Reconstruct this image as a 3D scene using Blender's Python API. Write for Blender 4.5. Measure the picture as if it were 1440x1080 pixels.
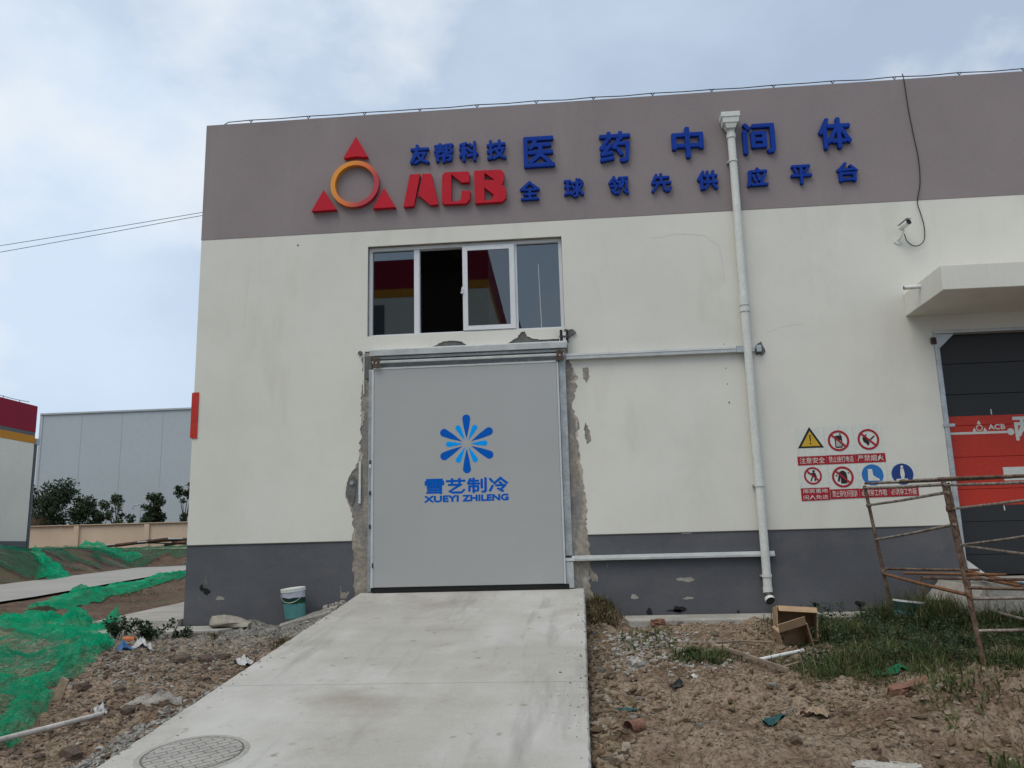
import bpy, bmesh, math, random
import numpy as np
from mathutils import Vector, Matrix

random.seed(7)
rng = np.random.default_rng(11)
S = bpy.context.scene
for o in list(bpy.data.objects):
    bpy.data.objects.remove(o)
COL = S.collection
R = math.radians

# ------------------------------------------------------------------ camera
cam_d = bpy.data.cameras.new('camera')
cam_d.sensor_width = 36.0
cam_d.lens = 29.235
cam_d.clip_start = 0.05
cam_d.clip_end = 3000
cam = bpy.data.objects.new('camera', cam_d)
COL.objects.link(cam)
yaw, pitch, roll = R(-4.53), R(10.99), R(-1.473)
fwd = Vector((math.sin(yaw)*math.cos(pitch), math.cos(yaw)*math.cos(pitch), math.sin(pitch)))
rgt = Vector((math.cos(yaw), -math.sin(yaw), 0))
upv = rgt.cross(fwd)
r2 = math.cos(roll)*rgt + math.sin(roll)*upv
u2 = -math.sin(roll)*rgt + math.cos(roll)*upv
m3 = Matrix((r2, u2, -fwd)).transposed()
cam.matrix_world = Matrix.Translation((0, -11.0, 0.92)) @ m3.to_4x4()
S.camera = cam

# ------------------------------------------------------------------ sky
SUN_DIR = Vector((-0.30, -0.42, 0.86)).normalized()     # towards the veiled sun: high, over the photographer's left shoulder
world = bpy.data.worlds.new('World')
S.world = world
world.use_nodes = True
wn, wl = world.node_tree.nodes, world.node_tree.links
wn.clear()
w_out = wn.new('ShaderNodeOutputWorld')
w_bg = wn.new('ShaderNodeBackground')
w_bg.inputs['Strength'].default_value = 0.105
sky = wn.new('ShaderNodeTexSky')
sky.sky_type = 'NISHITA'
sky.sun_disc = False
sky.sun_elevation = math.asin(SUN_DIR.z)
sky.sun_rotation = math.atan2(SUN_DIR.x, SUN_DIR.y)
sky.dust_density = 1.0
sky.air_density = 1.0
w_tc = wn.new('ShaderNodeTexCoord')
w_map = wn.new('ShaderNodeMapping')
w_map.inputs['Scale'].default_value = (1.0, 1.0, 1.7)
w_map.inputs['Location'].default_value = (0.35, 0.2, 0.1)
w_n = wn.new('ShaderNodeTexNoise')
w_n.inputs['Scale'].default_value = 1.7
w_n.inputs['Detail'].default_value = 7.0
w_n.inputs['Roughness'].default_value = 0.5
w_r = wn.new('ShaderNodeValToRGB')
w_r.color_ramp.elements[0].position = 0.38
w_r.color_ramp.elements[0].color = (0.55, 0.55, 0.55, 1)
w_r.color_ramp.elements[1].position = 0.66
w_r.color_ramp.elements[1].color = (0.96, 0.96, 0.96, 1)
w_mix = wn.new('ShaderNodeMix')
w_mix.data_type = 'RGBA'
w_mix.inputs['B'].default_value = (6.45, 7.65, 9.2, 1)     # bright thin cloud, in the sky texture's own units
wl.new(w_tc.outputs['Generated'], w_map.inputs['Vector'])
wl.new(w_map.outputs['Vector'], w_n.inputs['Vector'])
wl.new(w_n.outputs['Fac'], w_r.inputs['Fac'])
wl.new(w_r.outputs['Color'], w_mix.inputs['Factor'])
wl.new(sky.outputs['Color'], w_mix.inputs['A'])
w_map2 = wn.new('ShaderNodeMapping')                     # brighter, billowing cumulus
w_map2.inputs['Scale'].default_value = (1.0, 1.0, 1.5)
w_map2.inputs['Location'].default_value = (4.26, 0.80, 8.41)
w_n2 = wn.new('ShaderNodeTexNoise')
w_n2.inputs['Scale'].default_value = 2.6
w_n2.inputs['Detail'].default_value = 9.0
w_n2.inputs['Roughness'].default_value = 0.55
w_r2 = wn.new('ShaderNodeValToRGB')
w_r2.color_ramp.elements[0].position = 0.46
w_r2.color_ramp.elements[0].color = (0, 0, 0, 1)
w_r2.color_ramp.elements[1].position = 0.61
w_r2.color_ramp.elements[1].color = (0.86, 0.86, 0.86, 1)
w_mix2 = wn.new('ShaderNodeMix')
w_mix2.data_type = 'RGBA'
w_mix2.inputs['B'].default_value = (8.1, 8.6, 9.1, 1)
wl.new(w_tc.outputs['Generated'], w_map2.inputs['Vector'])
wl.new(w_map2.outputs['Vector'], w_n2.inputs['Vector'])
wl.new(w_n2.outputs['Fac'], w_r2.inputs['Fac'])
wl.new(w_r2.outputs['Color'], w_mix2.inputs['Factor'])
wl.new(w_mix.outputs['Result'], w_mix2.inputs['A'])
wl.new(w_mix2.outputs['Result'], w_bg.inputs['Color'])
wl.new(w_bg.outputs['Background'], w_out.inputs['Surface'])

# ------------------------------------------------------------------ sun (veiled by cloud)
sun_d = bpy.data.lights.new('sun', 'SUN')
sun_d.energy = 1.5
sun_d.angle = R(40)
sun_d.color = (1.0, 0.92, 0.80)
sun = bpy.data.objects.new('sun', sun_d)
COL.objects.link(sun)
sun.rotation_euler = (-SUN_DIR).to_track_quat('-Z', 'Y').to_euler()

S.view_settings.view_transform = 'Standard'
S.view_settings.look = 'None'
S.view_settings.gamma = 1.0
S.view_settings.use_curve_mapping = False
S.view_settings.exposure = 0.0

# ================================================================== materials
def _nt(name):
    m = bpy.data.materials.new(name)
    m.use_nodes = True
    nt = m.node_tree
    return m, nt, nt.nodes, nt.links, nt.nodes['Principled BSDF']

def rgb(h):
    """sRGB 0-255 triple to linear"""
    return tuple(((c/255)/12.92 if c/255 <= 0.04045 else ((c/255+0.055)/1.055)**2.4) for c in h)

def ramp_node(ns, stops):
    r = ns.new('ShaderNodeValToRGB')
    e = r.color_ramp.elements
    while len(e) < len(stops):
        e.new(0.5)
    for i, (p, c) in enumerate(stops):
        e[i].position = p
        e[i].color = (*c[:3], 1)
    return r

def M(name, col, rough=0.8, var=0.12, scale=2.0, fine=30.0, fvar=0.06, bump=0.0, bscale=60.0, bdist=0.01, metallic=0.0, col2=None, spec=0.3, stretch=(1, 1, 1), stain=None):
    m, nt, ns, ls, b = _nt(name)
    tc = ns.new('ShaderNodeTexCoord')
    mp = ns.new('ShaderNodeMapping')
    mp.inputs['Scale'].default_value = stretch
    ls.new(tc.outputs['Object'], mp.inputs['Vector'])
    n1 = ns.new('ShaderNodeTexNoise')
    n1.inputs['Scale'].default_value = scale
    n1.inputs['Detail'].default_value = 6
    n1.inputs['Roughness'].default_value = 0.6
    ls.new(mp.outputs['Vector'], n1.inputs['Vector'])
    if col2 is None:
        a = tuple(c*(1-var) for c in col); c2 = tuple(min(1, c*(1+var)) for c in col)
    else:
        a, c2 = col, col2
    r = ramp_node(ns, [(0.34, a), (0.66, c2)])
    ls.new(n1.outputs['Fac'], r.inputs['Fac'])
    n2 = ns.new('ShaderNodeTexNoise')
    n2.inputs['Scale'].default_value = fine
    n2.inputs['Detail'].default_value = 4
    ls.new(tc.outputs['Object'], n2.inputs['Vector'])
    r2_ = ramp_node(ns, [(0.3, (1-fvar*2,)*3), (0.7, (1+fvar*0.5,)*3)])
    ls.new(n2.outputs['Fac'], r2_.inputs['Fac'])
    mx = ns.new('ShaderNodeMix'); mx.data_type = 'RGBA'; mx.blend_type = 'MULTIPLY'
    mx.inputs['Factor'].default_value = 1
    ls.new(r.outputs['Color'], mx.inputs['A']); ls.new(r2_.outputs['Color'], mx.inputs['B'])
    outc = mx.outputs['Result']
    for si, st in enumerate([] if not stain else ([stain] if not isinstance(stain, list) else stain)):
        scol, sscale, lo, hi, sstretch = st
        mp2 = ns.new('ShaderNodeMapping'); mp2.inputs['Scale'].default_value = sstretch
        mp2.inputs['Location'].default_value = (3.7+5.3*si, 1.3-2.1*si, 9.1)
        ls.new(tc.outputs['Object'], mp2.inputs['Vector'])
        n3 = ns.new('ShaderNodeTexNoise'); n3.inputs['Scale'].default_value = sscale; n3.inputs['Detail'].default_value = 8
        n3.inputs['Roughness'].default_value = 0.62
        ls.new(mp2.outputs['Vector'], n3.inputs['Vector'])
        r3 = ramp_node(ns, [(lo, (0, 0, 0)), (hi, (1, 1, 1))])
        ls.new(n3.outputs['Fac'], r3.inputs['Fac'])
        mx3 = ns.new('ShaderNodeMix'); mx3.data_type = 'RGBA'
        ls.new(r3.outputs['Color'], mx3.inputs['Factor'])
        ls.new(outc, mx3.inputs['A']); mx3.inputs['B'].default_value = (*scol, 1)
        outc = mx3.outputs['Result']
    ls.new(outc, b.inputs['Base Color'])
    b.inputs['Roughness'].default_value = rough
    b.inputs['Metallic'].default_value = metallic
    b.inputs['Specular IOR Level'].default_value = spec
    if bump:
        bn = ns.new('ShaderNodeBump'); bn.inputs['Strength'].default_value = bump; bn.inputs['Distance'].default_value = bdist
        n4 = ns.new('ShaderNodeTexNoise'); n4.inputs['Scale'].default_value = bscale; n4.inputs['Detail'].default_value = 8
        n4.inputs['Roughness'].default_value = 0.65
        ls.new(tc.outputs['Object'], n4.inputs['Vector'])
        ls.new(n4.outputs['Fac'], bn.inputs['Height']); ls.new(bn.outputs['Normal'], b.inputs['Normal'])
    return m

def M_island(name, stops, rough=0.9, spec=0.2, translucent=0.0):
    """each loose piece of one mesh gets its own shade"""
    m, nt, ns, ls, b = _nt(name)
    g = ns.new('ShaderNodeNewGeometry')
    r = ramp_node(ns, stops)
    ls.new(g.outputs['Random Per Island'], r.inputs['Fac'])
    tc = ns.new('ShaderNodeTexCoord')
    n2 = ns.new('ShaderNodeTexNoise'); n2.inputs['Scale'].default_value = 45; n2.inputs['Detail'].default_value = 4
    ls.new(tc.outputs['Object'], n2.inputs['Vector'])
    rr = ramp_node(ns, [(0.3, (0.72,)*3), (0.7, (1.1,)*3)])
    ls.new(n2.outputs['Fac'], rr.inputs['Fac'])
    mx = ns.new('ShaderNodeMix'); mx.data_type = 'RGBA'; mx.blend_type = 'MULTIPLY'; mx.inputs['Factor'].default_value = 1
    ls.new(r.outputs['Color'], mx.inputs['A']); ls.new(rr.outputs['Color'], mx.inputs['B'])
    ls.new(mx.outputs['Result'], b.inputs['Base Color'])
    b.inputs['Roughness'].default_value = rough
    b.inputs['Specular IOR Level'].default_value = spec
    if translucent:
        tr = ns.new('ShaderNodeBsdfTranslucent')
        ls.new(mx.outputs['Result'], tr.inputs['Color'])
        ms = ns.new('ShaderNodeMixShader'); ms.inputs['Fac'].default_value = translucent
        ls.new(b.outputs['BSDF'], ms.inputs[1]); ls.new(tr.outputs['BSDF'], ms.inputs[2])
        ls.new(ms.outputs['Shader'], ns['Material Output'].inputs['Surface'])
    return m

MT = {}
MT['plaster'] = M('plaster_offwhite', (0.675, 0.665, 0.60), 0.9, 0.04, 0.8, 45, 0.02, 0.12, 180, 0.004,
                  stain=[((0.58, 0.565, 0.49), 1.5, 0.54, 0.86, (1.6, 1.6, 0.45)), ((0.54, 0.525, 0.46), 2.2, 0.62, 1.0, (3.2, 3.2, 0.22)), ((0.70, 0.695, 0.63), 0.7, 0.52, 0.7, (1, 1, 1))])
MT['plinth'] = M('plinth_grey', (0.100, 0.104, 0.116), 0.85, 0.10, 1.2, 40, 0.05, 0.12, 160, 0.004,
                 stain=[((0.135, 0.135, 0.135), 1.3, 0.50, 0.85, (1.0, 1.0, 1.6)), ((0.20, 0.19, 0.17), 5.0, 0.66, 0.80, (1.0, 1.0, 0.8))])
MT['band'] = M('parapet_grey', (0.255, 0.220, 0.220), 0.85, 0.06, 0.7, 40, 0.04, 0.10, 160, 0.004,
               stain=((0.29, 0.26, 0.255), 1.2, 0.55, 0.85, (2.2, 2.2, 0.35)))
MT['core'] = M('rough_concrete', (0.27, 0.24, 0.20), 0.95, 0.35, 2.6, 16, 0.14, 0.7, 14, 0.03, col2=(0.44, 0.40, 0.34),
                stain=((0.22, 0.215, 0.205), 2.0, 0.52, 0.60, (1.5, 1.5, 0.6)))
MT['scratch_coat'] = M('scratch_coat', (0.44, 0.37, 0.30), 0.95, 0.2, 9.0, 50, 0.15, 0.6, 40, 0.02, col2=(0.56, 0.51, 0.44))
MT['mortar'] = M('fresh_mortar', (0.16, 0.16, 0.155), 0.95, 0.25, 6.0, 60, 0.15, 0.8, 50, 0.02)
MT['white_pvc'] = M('white_pvc', (0.70, 0.71, 0.68), 0.45, 0.05, 2, 30, 0.05, spec=0.4)
MT['pipe'] = M('downpipe_pvc', (0.64, 0.66, 0.62), 0.5, 0.07, 3, 30, 0.06, spec=0.4)
MT['upvc'] = M('window_pvc', (0.66, 0.68, 0.70), 0.4, 0.04, 3, 30, 0.03, spec=0.4)
MT['dark_gap'] = M('dark_rubber', (0.012, 0.012, 0.012), 0.7, 0.2)
MT['door_panel'] = M('coated_steel', (0.385, 0.390, 0.385), 0.42, 0.025, 0.9, 60, 0.012, spec=0.4)
MT['door_edge'] = M('door_edge_trim', (0.52, 0.55, 0.56), 0.4, 0.05, 3, 40, 0.04, spec=0.5)
MT['galv'] = M('galvanised_steel', (0.42, 0.45, 0.46), 0.42, 0.18, 6, 50, 0.1, metallic=0.55, spec=0.5)
MT['alu'] = M('dull_aluminium', (0.50, 0.52, 0.51), 0.45, 0.12, 5, 60, 0.08, metallic=0.35)
MT['rail_white'] = M('rail_white', (0.62, 0.64, 0.63), 0.5, 0.08, 4, 50, 0.06)
MT['rust_brown'] = M('rusty_bracket', (0.10, 0.065, 0.045), 0.85, 0.4, 20, 80, 0.2)
MT['red'] = M('sign_red', (0.50, 0.018, 0.034), 0.6, 0.05, 3, 40, 0.04, spec=0.12)
MT['blue'] = M('sign_blue', (0.006, 0.042, 0.30), 0.6, 0.06, 3, 40, 0.04, spec=0.12)
MT['decal_blue'] = M('decal_dark_blue', (0.0, 0.105, 0.50), 0.6, 0.02, spec=0.1)
MT['decal_light'] = M('decal_light_blue', (0.0, 0.34, 0.92), 0.6, 0.02, spec=0.1)
MT['black'] = M('black_plastic', (0.012, 0.012, 0.013), 0.5, 0.2)
MT['cable'] = M('black_cable', (0.02, 0.02, 0.02), 0.7, 0.2)
MT['vinyl_white'] = M('vinyl_white', (0.64, 0.66, 0.61), 0.5, 0.04)
MT['vinyl_red'] = M('vinyl_red', (0.36, 0.012, 0.022), 0.5, 0.06)
MT['vinyl_yellow'] = M('vinyl_yellow', (0.56, 0.36, 0.025), 0.5, 0.06)
MT['vinyl_black'] = M('vinyl_black', (0.015, 0.014, 0.014), 0.5, 0.06)
MT['vinyl_blue'] = M('vinyl_blue', (0.02, 0.16, 0.46), 0.5, 0.06)
MT['vinyl_navy'] = M('vinyl_navy', (0.012, 0.045, 0.20), 0.5, 0.06)
MT['concrete'] = M('ramp_concrete', (0.41, 0.395, 0.355), 0.88, 0.07, 1.1, 70, 0.06, 0.3, 220, 0.004, stretch=(0.55, 1.9, 1), spec=0.2,
                   stain=[((0.50, 0.495, 0.475), 0.9, 0.46, 0.70, (1.1, 0.6, 1)), ((0.30, 0.27, 0.225), 1.3, 0.54, 0.76, (1.0, 0.8, 1)), ((0.27, 0.262, 0.24), 0.8, 0.54, 0.70, (3.2, 0.30, 1)), ((0.27, 0.235, 0.185), 9.0, 0.62, 0.72, (1, 1, 1))])
MT['concrete_old'] = M('old_concrete', (0.39, 0.37, 0.33), 0.92, 0.2, 1.6, 50, 0.14, 0.5, 60, 0.01)
MT['road'] = M('road_concrete', (0.34, 0.33, 0.305), 0.9, 0.1, 0.5, 20, 0.07, 0.2, 60, 0.006)
MT['manhole'] = M('manhole_concrete', (0.345, 0.335, 0.305), 0.88, 0.14, 4, 60, 0.1, 0.3, 150, 0.004)
MT['groove'] = M('grime_and_shade', (0.15, 0.14, 0.12), 0.95, 0.2)  # joint grime on the manhole, painted shade in the plinth-top line
MT['rusty'] = M('rusty_tube', (0.095, 0.050, 0.032), 0.85, 0.4, 12, 60, 0.25, 0.4, 120, 0.004, col2=(0.24, 0.17, 0.125), metallic=0.1)
MT['rusty_bright'] = M('orange_rust_tube', (0.17, 0.075, 0.035), 0.85, 0.4, 9, 60, 0.2, 0.4, 120, 0.004, col2=(0.26, 0.13, 0.065))
MT['weathered'] = M('weathered_tube', (0.15, 0.105, 0.08), 0.85, 0.3, 12, 60, 0.25, 0.4, 120, 0.004, col2=(0.38, 0.34, 0.295))
MT['cardboard'] = M('cardboard', (0.38, 0.255, 0.155), 0.9, 0.12, 5, 60, 0.08, 0.2, 60, 0.004)
MT['wood'] = M('old_wood', (0.27, 0.21, 0.16), 0.9, 0.25, 4, 60, 0.15, stretch=(1, 1, 1))
MT['wood_pale'] = M('pale_wood', (0.36, 0.27, 0.19), 0.9, 0.15, 4, 60, 0.15)
MT['pvc_dirty'] = M('dirty_pvc', (0.50, 0.46, 0.42), 0.6, 0.2, 8, 50, 0.12)
MT['sack'] = M('woven_sack', (0.33, 0.30, 0.25), 0.9, 0.2, 8, 90, 0.14, 0.5, 120, 0.006)
MT['beige_wall'] = M('beige_render', (0.64, 0.505, 0.375), 0.9, 0.07, 0.7, 12, 0.05)
MT['grey_clad'] = M('grey_cladding', (0.40, 0.45, 0.47), 0.55, 0.03, 0.1, 3, 0.02, spec=0.3)
MT['clad_trim'] = M('clad_trim', (0.42, 0.465, 0.485), 0.6, 0.05)
MT['b_white'] = M('render_white', (0.76, 0.735, 0.65), 0.9, 0.05, 0.4)
MT['b_red'] = M('render_red', (0.27, 0.012, 0.035), 0.8, 0.05, 0.4)
MT['b_orange'] = M('render_orange', (0.55, 0.24, 0.03), 0.8, 0.05, 0.4)
MT['b_plinth'] = M('render_plinth', (0.13, 0.14, 0.15), 0.9, 0.05, 0.4)
MT['yard'] = M('yard_concrete', (0.30, 0.295, 0.28), 0.9, 0.1, 0.5, 20, 0.1)
MT['interior'] = M('unlit_render', (0.55, 0.55, 0.52), 0.95, 0.1)
MT['brickred'] = M('broken_brick', (0.26, 0.135, 0.095), 0.95, 0.25, 8, 60, 0.2, 0.8, 60, 0.01)
MT['rope'] = M('blue_rope', (0.045, 0.16, 0.26), 0.8, 0.25, 20)
MT['rag_green'] = M('green_rag', (0.015, 0.14, 0.065), 0.9, 0.3, 15)
MT['rag_teal'] = M('teal_rag', (0.025, 0.085, 0.09), 0.9, 0.3, 15)
MT['paper'] = M('paper_white', (0.55, 0.55, 0.53), 0.8, 0.1, 10)
MT['wrap_orange'] = M('wrapper_orange', (0.50, 0.15, 0.05), 0.6, 0.2, 10)
MT['wrap_blue'] = M('wrapper_blue', (0.06, 0.16, 0.34), 0.6, 0.2, 10)
MT['bark'] = M('bark', (0.07, 0.05, 0.035), 0.95, 0.3, 10)
MT['red_dark'] = M('red_wrap', (0.50, 0.035, 0.025), 0.6, 0.12, 6)
MT['pole'] = M('pole_concrete', (0.3, 0.3, 0.28), 0.9)
MT['steel_dark'] = M('dark_steel', (0.05, 0.05, 0.055), 0.6, 0.3, 10)
MT['rebar'] = M('rebar_rust', (0.09, 0.05, 0.035), 0.9, 0.4, 6)

MT['gravel_grey'] = M_island('gravel_grey', [(0, (0.17, 0.16, 0.14)), (0.4, (0.25, 0.24, 0.215)), (0.8, (0.32, 0.305, 0.28)), (1, (0.42, 0.40, 0.37))])
MT['clod_brown'] = M_island('clod_brown', [(0, (0.085, 0.058, 0.038)), (0.4, (0.16, 0.115, 0.075)), (0.85, (0.24, 0.185, 0.125)), (1, (0.32, 0.28, 0.23))])
MT['rubble'] = M_island('rubble', [(0, (0.22, 0.20, 0.17)), (0.5, (0.32, 0.30, 0.27)), (1, (0.44, 0.42, 0.39))])
MT['clod_red'] = M_island('clod_red', [(0, (0.10, 0.070, 0.052)), (0.5, (0.17, 0.125, 0.095)), (1, (0.25, 0.20, 0.16))])
MT['grass'] = M_island('grass', [(0, (0.034, 0.060, 0.018)), (0.35, (0.064, 0.102, 0.030)), (0.75, (0.105, 0.140, 0.048)), (0.88, (0.16, 0.165, 0.07)), (1, (0.26, 0.22, 0.12))], 0.7, 0.3, 0.25)
MT['leaf'] = M_island('leaf', [(0, (0.012, 0.028, 0.014)), (0.5, (0.028, 0.055, 0.024)), (1, (0.055, 0.085, 0.035))], 0.6, 0.3, 0.2)
MT['leaf_pale'] = M_island('leaf_pale', [(0, (0.02, 0.04, 0.02)), (0.5, (0.045, 0.08, 0.035)), (1, (0.09, 0.12, 0.06))], 0.6, 0.3, 0.2)
MT['dry_weed'] = M_island('dry_weed', [(0, (0.07, 0.055, 0.025)), (0.6, (0.13, 0.11, 0.05)), (1, (0.20, 0.17, 0.09))], 0.9, 0.2, 0.2)

def net_material(name, col, lo, hi, scale):
    """knitted plastic mesh: the share of open holes varies with how the cloth is bunched"""
    m, nt, ns, ls, b = _nt(name)
    tc = ns.new('ShaderNodeTexCoord')
    n = ns.new('ShaderNodeTexNoise'); n.inputs['Scale'].default_value = scale; n.inputs['Detail'].default_value = 7
    n.inputs['Roughness'].default_value = 0.7; n.inputs['Distortion'].default_value = 0.8
    ls.new(tc.outputs['Object'], n.inputs['Vector'])
    nf = ns.new('ShaderNodeTexNoise'); nf.inputs['Scale'].default_value = scale*11; nf.inputs['Detail'].default_value = 3
    ls.new(tc.outputs['Object'], nf.inputs['Vector'])
    sm = ns.new('ShaderNodeMath'); sm.operation = 'MULTIPLY_ADD'; sm.inputs[1].default_value = 0.45
    ls.new(nf.outputs['Fac'], sm.inputs[0]); ls.new(n.outputs['Fac'], sm.inputs[2])
    mr = ns.new('ShaderNodeMapRange')
    mr.inputs['From Min'].default_value = 0.52; mr.inputs['From Max'].default_value = 0.95
    mr.inputs['To Min'].default_value = lo; mr.inputs['To Max'].default_value = hi
    ls.new(sm.outputs['Value'], mr.inputs['Value'])
    nd = ns.new('ShaderNodeTexNoise'); nd.inputs['Scale'].default_value = scale*0.6; nd.inputs['Detail'].default_value = 6
    ls.new(tc.outputs['Object'], nd.inputs['Vector'])
    pale = tuple(c*0.80+0.11 for c in col)
    cr = ramp_node(ns, [(0.35, col), (0.52, tuple(c*0.85 for c in col)), (0.72, pale)])
    ls.new(nd.outputs['Fac'], cr.inputs['Fac'])
    d = ns.new('ShaderNodeBsdfDiffuse'); ls.new(cr.outputs['Color'], d.inputs['Color'])
    t = ns.new('ShaderNodeBsdfTranslucent'); ls.new(cr.outputs['Color'], t.inputs['Color'])
    ms = ns.new('ShaderNodeMixShader'); ms.inputs['Fac'].default_value = 0.35
    ls.new(d.outputs['BSDF'], ms.inputs[1]); ls.new(t.outputs['BSDF'], ms.inputs[2])
    tp = ns.new('ShaderNodeBsdfTransparent')
    m2 = ns.new('ShaderNodeMixShader')
    ls.new(mr.outputs['Result'], m2.inputs['Fac'])
    ls.new(tp.outputs['BSDF'], m2.inputs[1]); ls.new(ms.outputs['Shader'], m2.inputs[2])
    ls.new(m2.outputs['Shader'], ns['Material Output'].inputs['Surface'])
    return m

NETC = (0.012, 0.47, 0.235)
MT['net_dense'] = net_material('net_dense', NETC, 0.38, 0.98, 5.0)
MT['net_fold'] = net_material('net_fold', NETC, 0.12, 0.80, 6.0)
MT['net_sheer'] = net_material('net_sheer', (0.02, 0.34, 0.18), 0.0, 0.46, 6.5)
MT['net_far'] = net_material('net_far', (0.02, 0.20, 0.11), 0.10, 0.75, 2.2)
MT['film'] = net_material('film', (0.62, 0.60, 0.56), 0.10, 0.75, 9.0)

def soil_material():
    m, nt, ns, ls, b = _nt('soil')
    tc = ns.new('ShaderNodeTexCoord')
    def noise(scale, det=8, ro=0.62):
        n = ns.new('ShaderNodeTexNoise'); n.inputs['Scale'].default_value = scale
        n.inputs['Detail'].default_value = det; n.inputs['Roughness'].default_value = ro
        ls.new(tc.outputs['Object'], n.inputs['Vector']); return n
    n1 = noise(1.9, 10, 0.68)
    r1 = ramp_node(ns, [(0.28, (0.125, 0.076, 0.050)), (0.42, (0.245, 0.170, 0.118)), (0.55, (0.385, 0.295, 0.215)), (0.64, (0.285, 0.205, 0.145)), (0.78, (0.17, 0.12, 0.082))])
    ls.new(n1.outputs['Fac'], r1.inputs['Fac'])
    # spread building grit on the left of the ramp, ochre sandy soil on the right
    sx = ns.new('ShaderNodeSeparateXYZ'); ls.new(tc.outputs['Object'], sx.inputs['Vector'])
    n2 = noise(0.9)
    ad = ns.new('ShaderNodeMath'); ad.operation = 'MULTIPLY_ADD'
    ls.new(n2.outputs['Fac'], ad.inputs[0]); ad.inputs[1].default_value = 2.6
    ls.new(sx.outputs['Y'], ad.inputs[2])
    mr = ns.new('ShaderNodeMapRange'); mr.inputs['From Min'].default_value = -1.2; mr.inputs['From Max'].default_value = 0.7
    ls.new(ad.outputs['Value'], mr.inputs['Value'])
    lx = ns.new('ShaderNodeMapRange'); lx.inputs['From Min'].default_value = -2.2; lx.inputs['From Max'].default_value = -3.2
    ls.new(sx.outputs['X'], lx.inputs['Value'])
    lx2 = ns.new('ShaderNodeMapRange'); lx2.inputs['From Min'].default_value = -6.6; lx2.inputs['From Max'].default_value = -5.8
    ls.new(sx.outputs['X'], lx2.inputs['Value'])
    mu = ns.new('ShaderNodeMath'); mu.operation = 'MULTIPLY'
    ls.new(mr.outputs['Result'], mu.inputs[0]); ls.new(lx.outputs['Result'], mu.inputs[1])
    mu2 = ns.new('ShaderNodeMath'); mu2.operation = 'MULTIPLY'
    ls.new(mu.outputs['Value'], mu2.inputs[0]); ls.new(lx2.outputs['Result'], mu2.inputs[1])
    mx = ns.new('ShaderNodeMix'); mx.data_type = 'RGBA'
    ls.new(mu2.outputs['Value'], mx.inputs['Factor']); ls.new(r1.outputs['Color'], mx.inputs['A'])
    ng = noise(7.0)
    rg = ramp_node(ns, [(0.32, (0.17, 0.163, 0.147)), (0.52, (0.28, 0.27, 0.245)), (0.72, (0.36, 0.345, 0.315))])
    ls.new(ng.outputs['Fac'], rg.inputs['Fac']); ls.new(rg.outputs['Color'], mx.inputs['B'])
    n3 = noise(34, 6, 0.7)
    r3 = ramp_node(ns, [(0.36, (0.38,)*3), (0.50, (1.0,)*3), (0.66, (1.35,)*3)])
    ls.new(n3.outputs['Fac'], r3.inputs['Fac'])
    m4 = ns.new('ShaderNodeMix'); m4.data_type = 'RGBA'; m4.blend_type = 'MULTIPLY'; m4.inputs['Factor'].default_value = 1
    ls.new(mx.outputs['Result'], m4.inputs['A']); ls.new(r3.outputs['Color'], m4.inputs['B'])
    ls.new(m4.outputs['Result'], b.inputs['Base Color'])
    b.inputs['Roughness'].default_value = 0.95; b.inputs['Specular IOR Level'].default_value = 0.15
    nb = noise(22, 9, 0.7)
    bn = ns.new('ShaderNodeBump'); bn.inputs['Strength'].default_value = 1.0; bn.inputs['Distance'].default_value = 0.06
    ls.new(nb.outputs['Fac'], bn.inputs['Height']); ls.new(bn.outputs['Normal'], b.inputs['Normal'])
    return m
MT['soil'] = soil_material()
MT['soil_far'] = M('soil_red', (0.095, 0.055, 0.038), 0.95, 0.3, 0.8, 9, 0.25, 0.9, 6, 0.08, col2=(0.185, 0.125, 0.085),
                   stain=((0.075, 0.08, 0.035), 1.3, 0.52, 0.68, (0.5, 0.5, 1)))

def glass_material():
    m, nt, ns, ls, b = _nt('window_glass')
    t = ns.new('ShaderNodeBsdfTransparent'); t.inputs['Color'].default_value = (0.30, 0.36, 0.37, 1)
    g = ns.new('ShaderNodeBsdfGlossy'); g.inputs['Roughness'].default_value = 0.01; g.inputs['Color'].default_value = (0.86, 0.94, 1.0, 1)
    f = ns.new('ShaderNodeFresnel'); f.inputs['IOR'].default_value = 2.15
    ms = ns.new('ShaderNodeMixShader')
    ls.new(f.outputs['Fac'], ms.inputs['Fac']); ls.new(t.outputs['BSDF'], ms.inputs[1]); ls.new(g.outputs['BSDF'], ms.inputs[2])
    ls.new(ms.outputs['Shader'], ns['Material Output'].inputs['Surface'])
    return m
MT['glass'] = glass_material()

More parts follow.
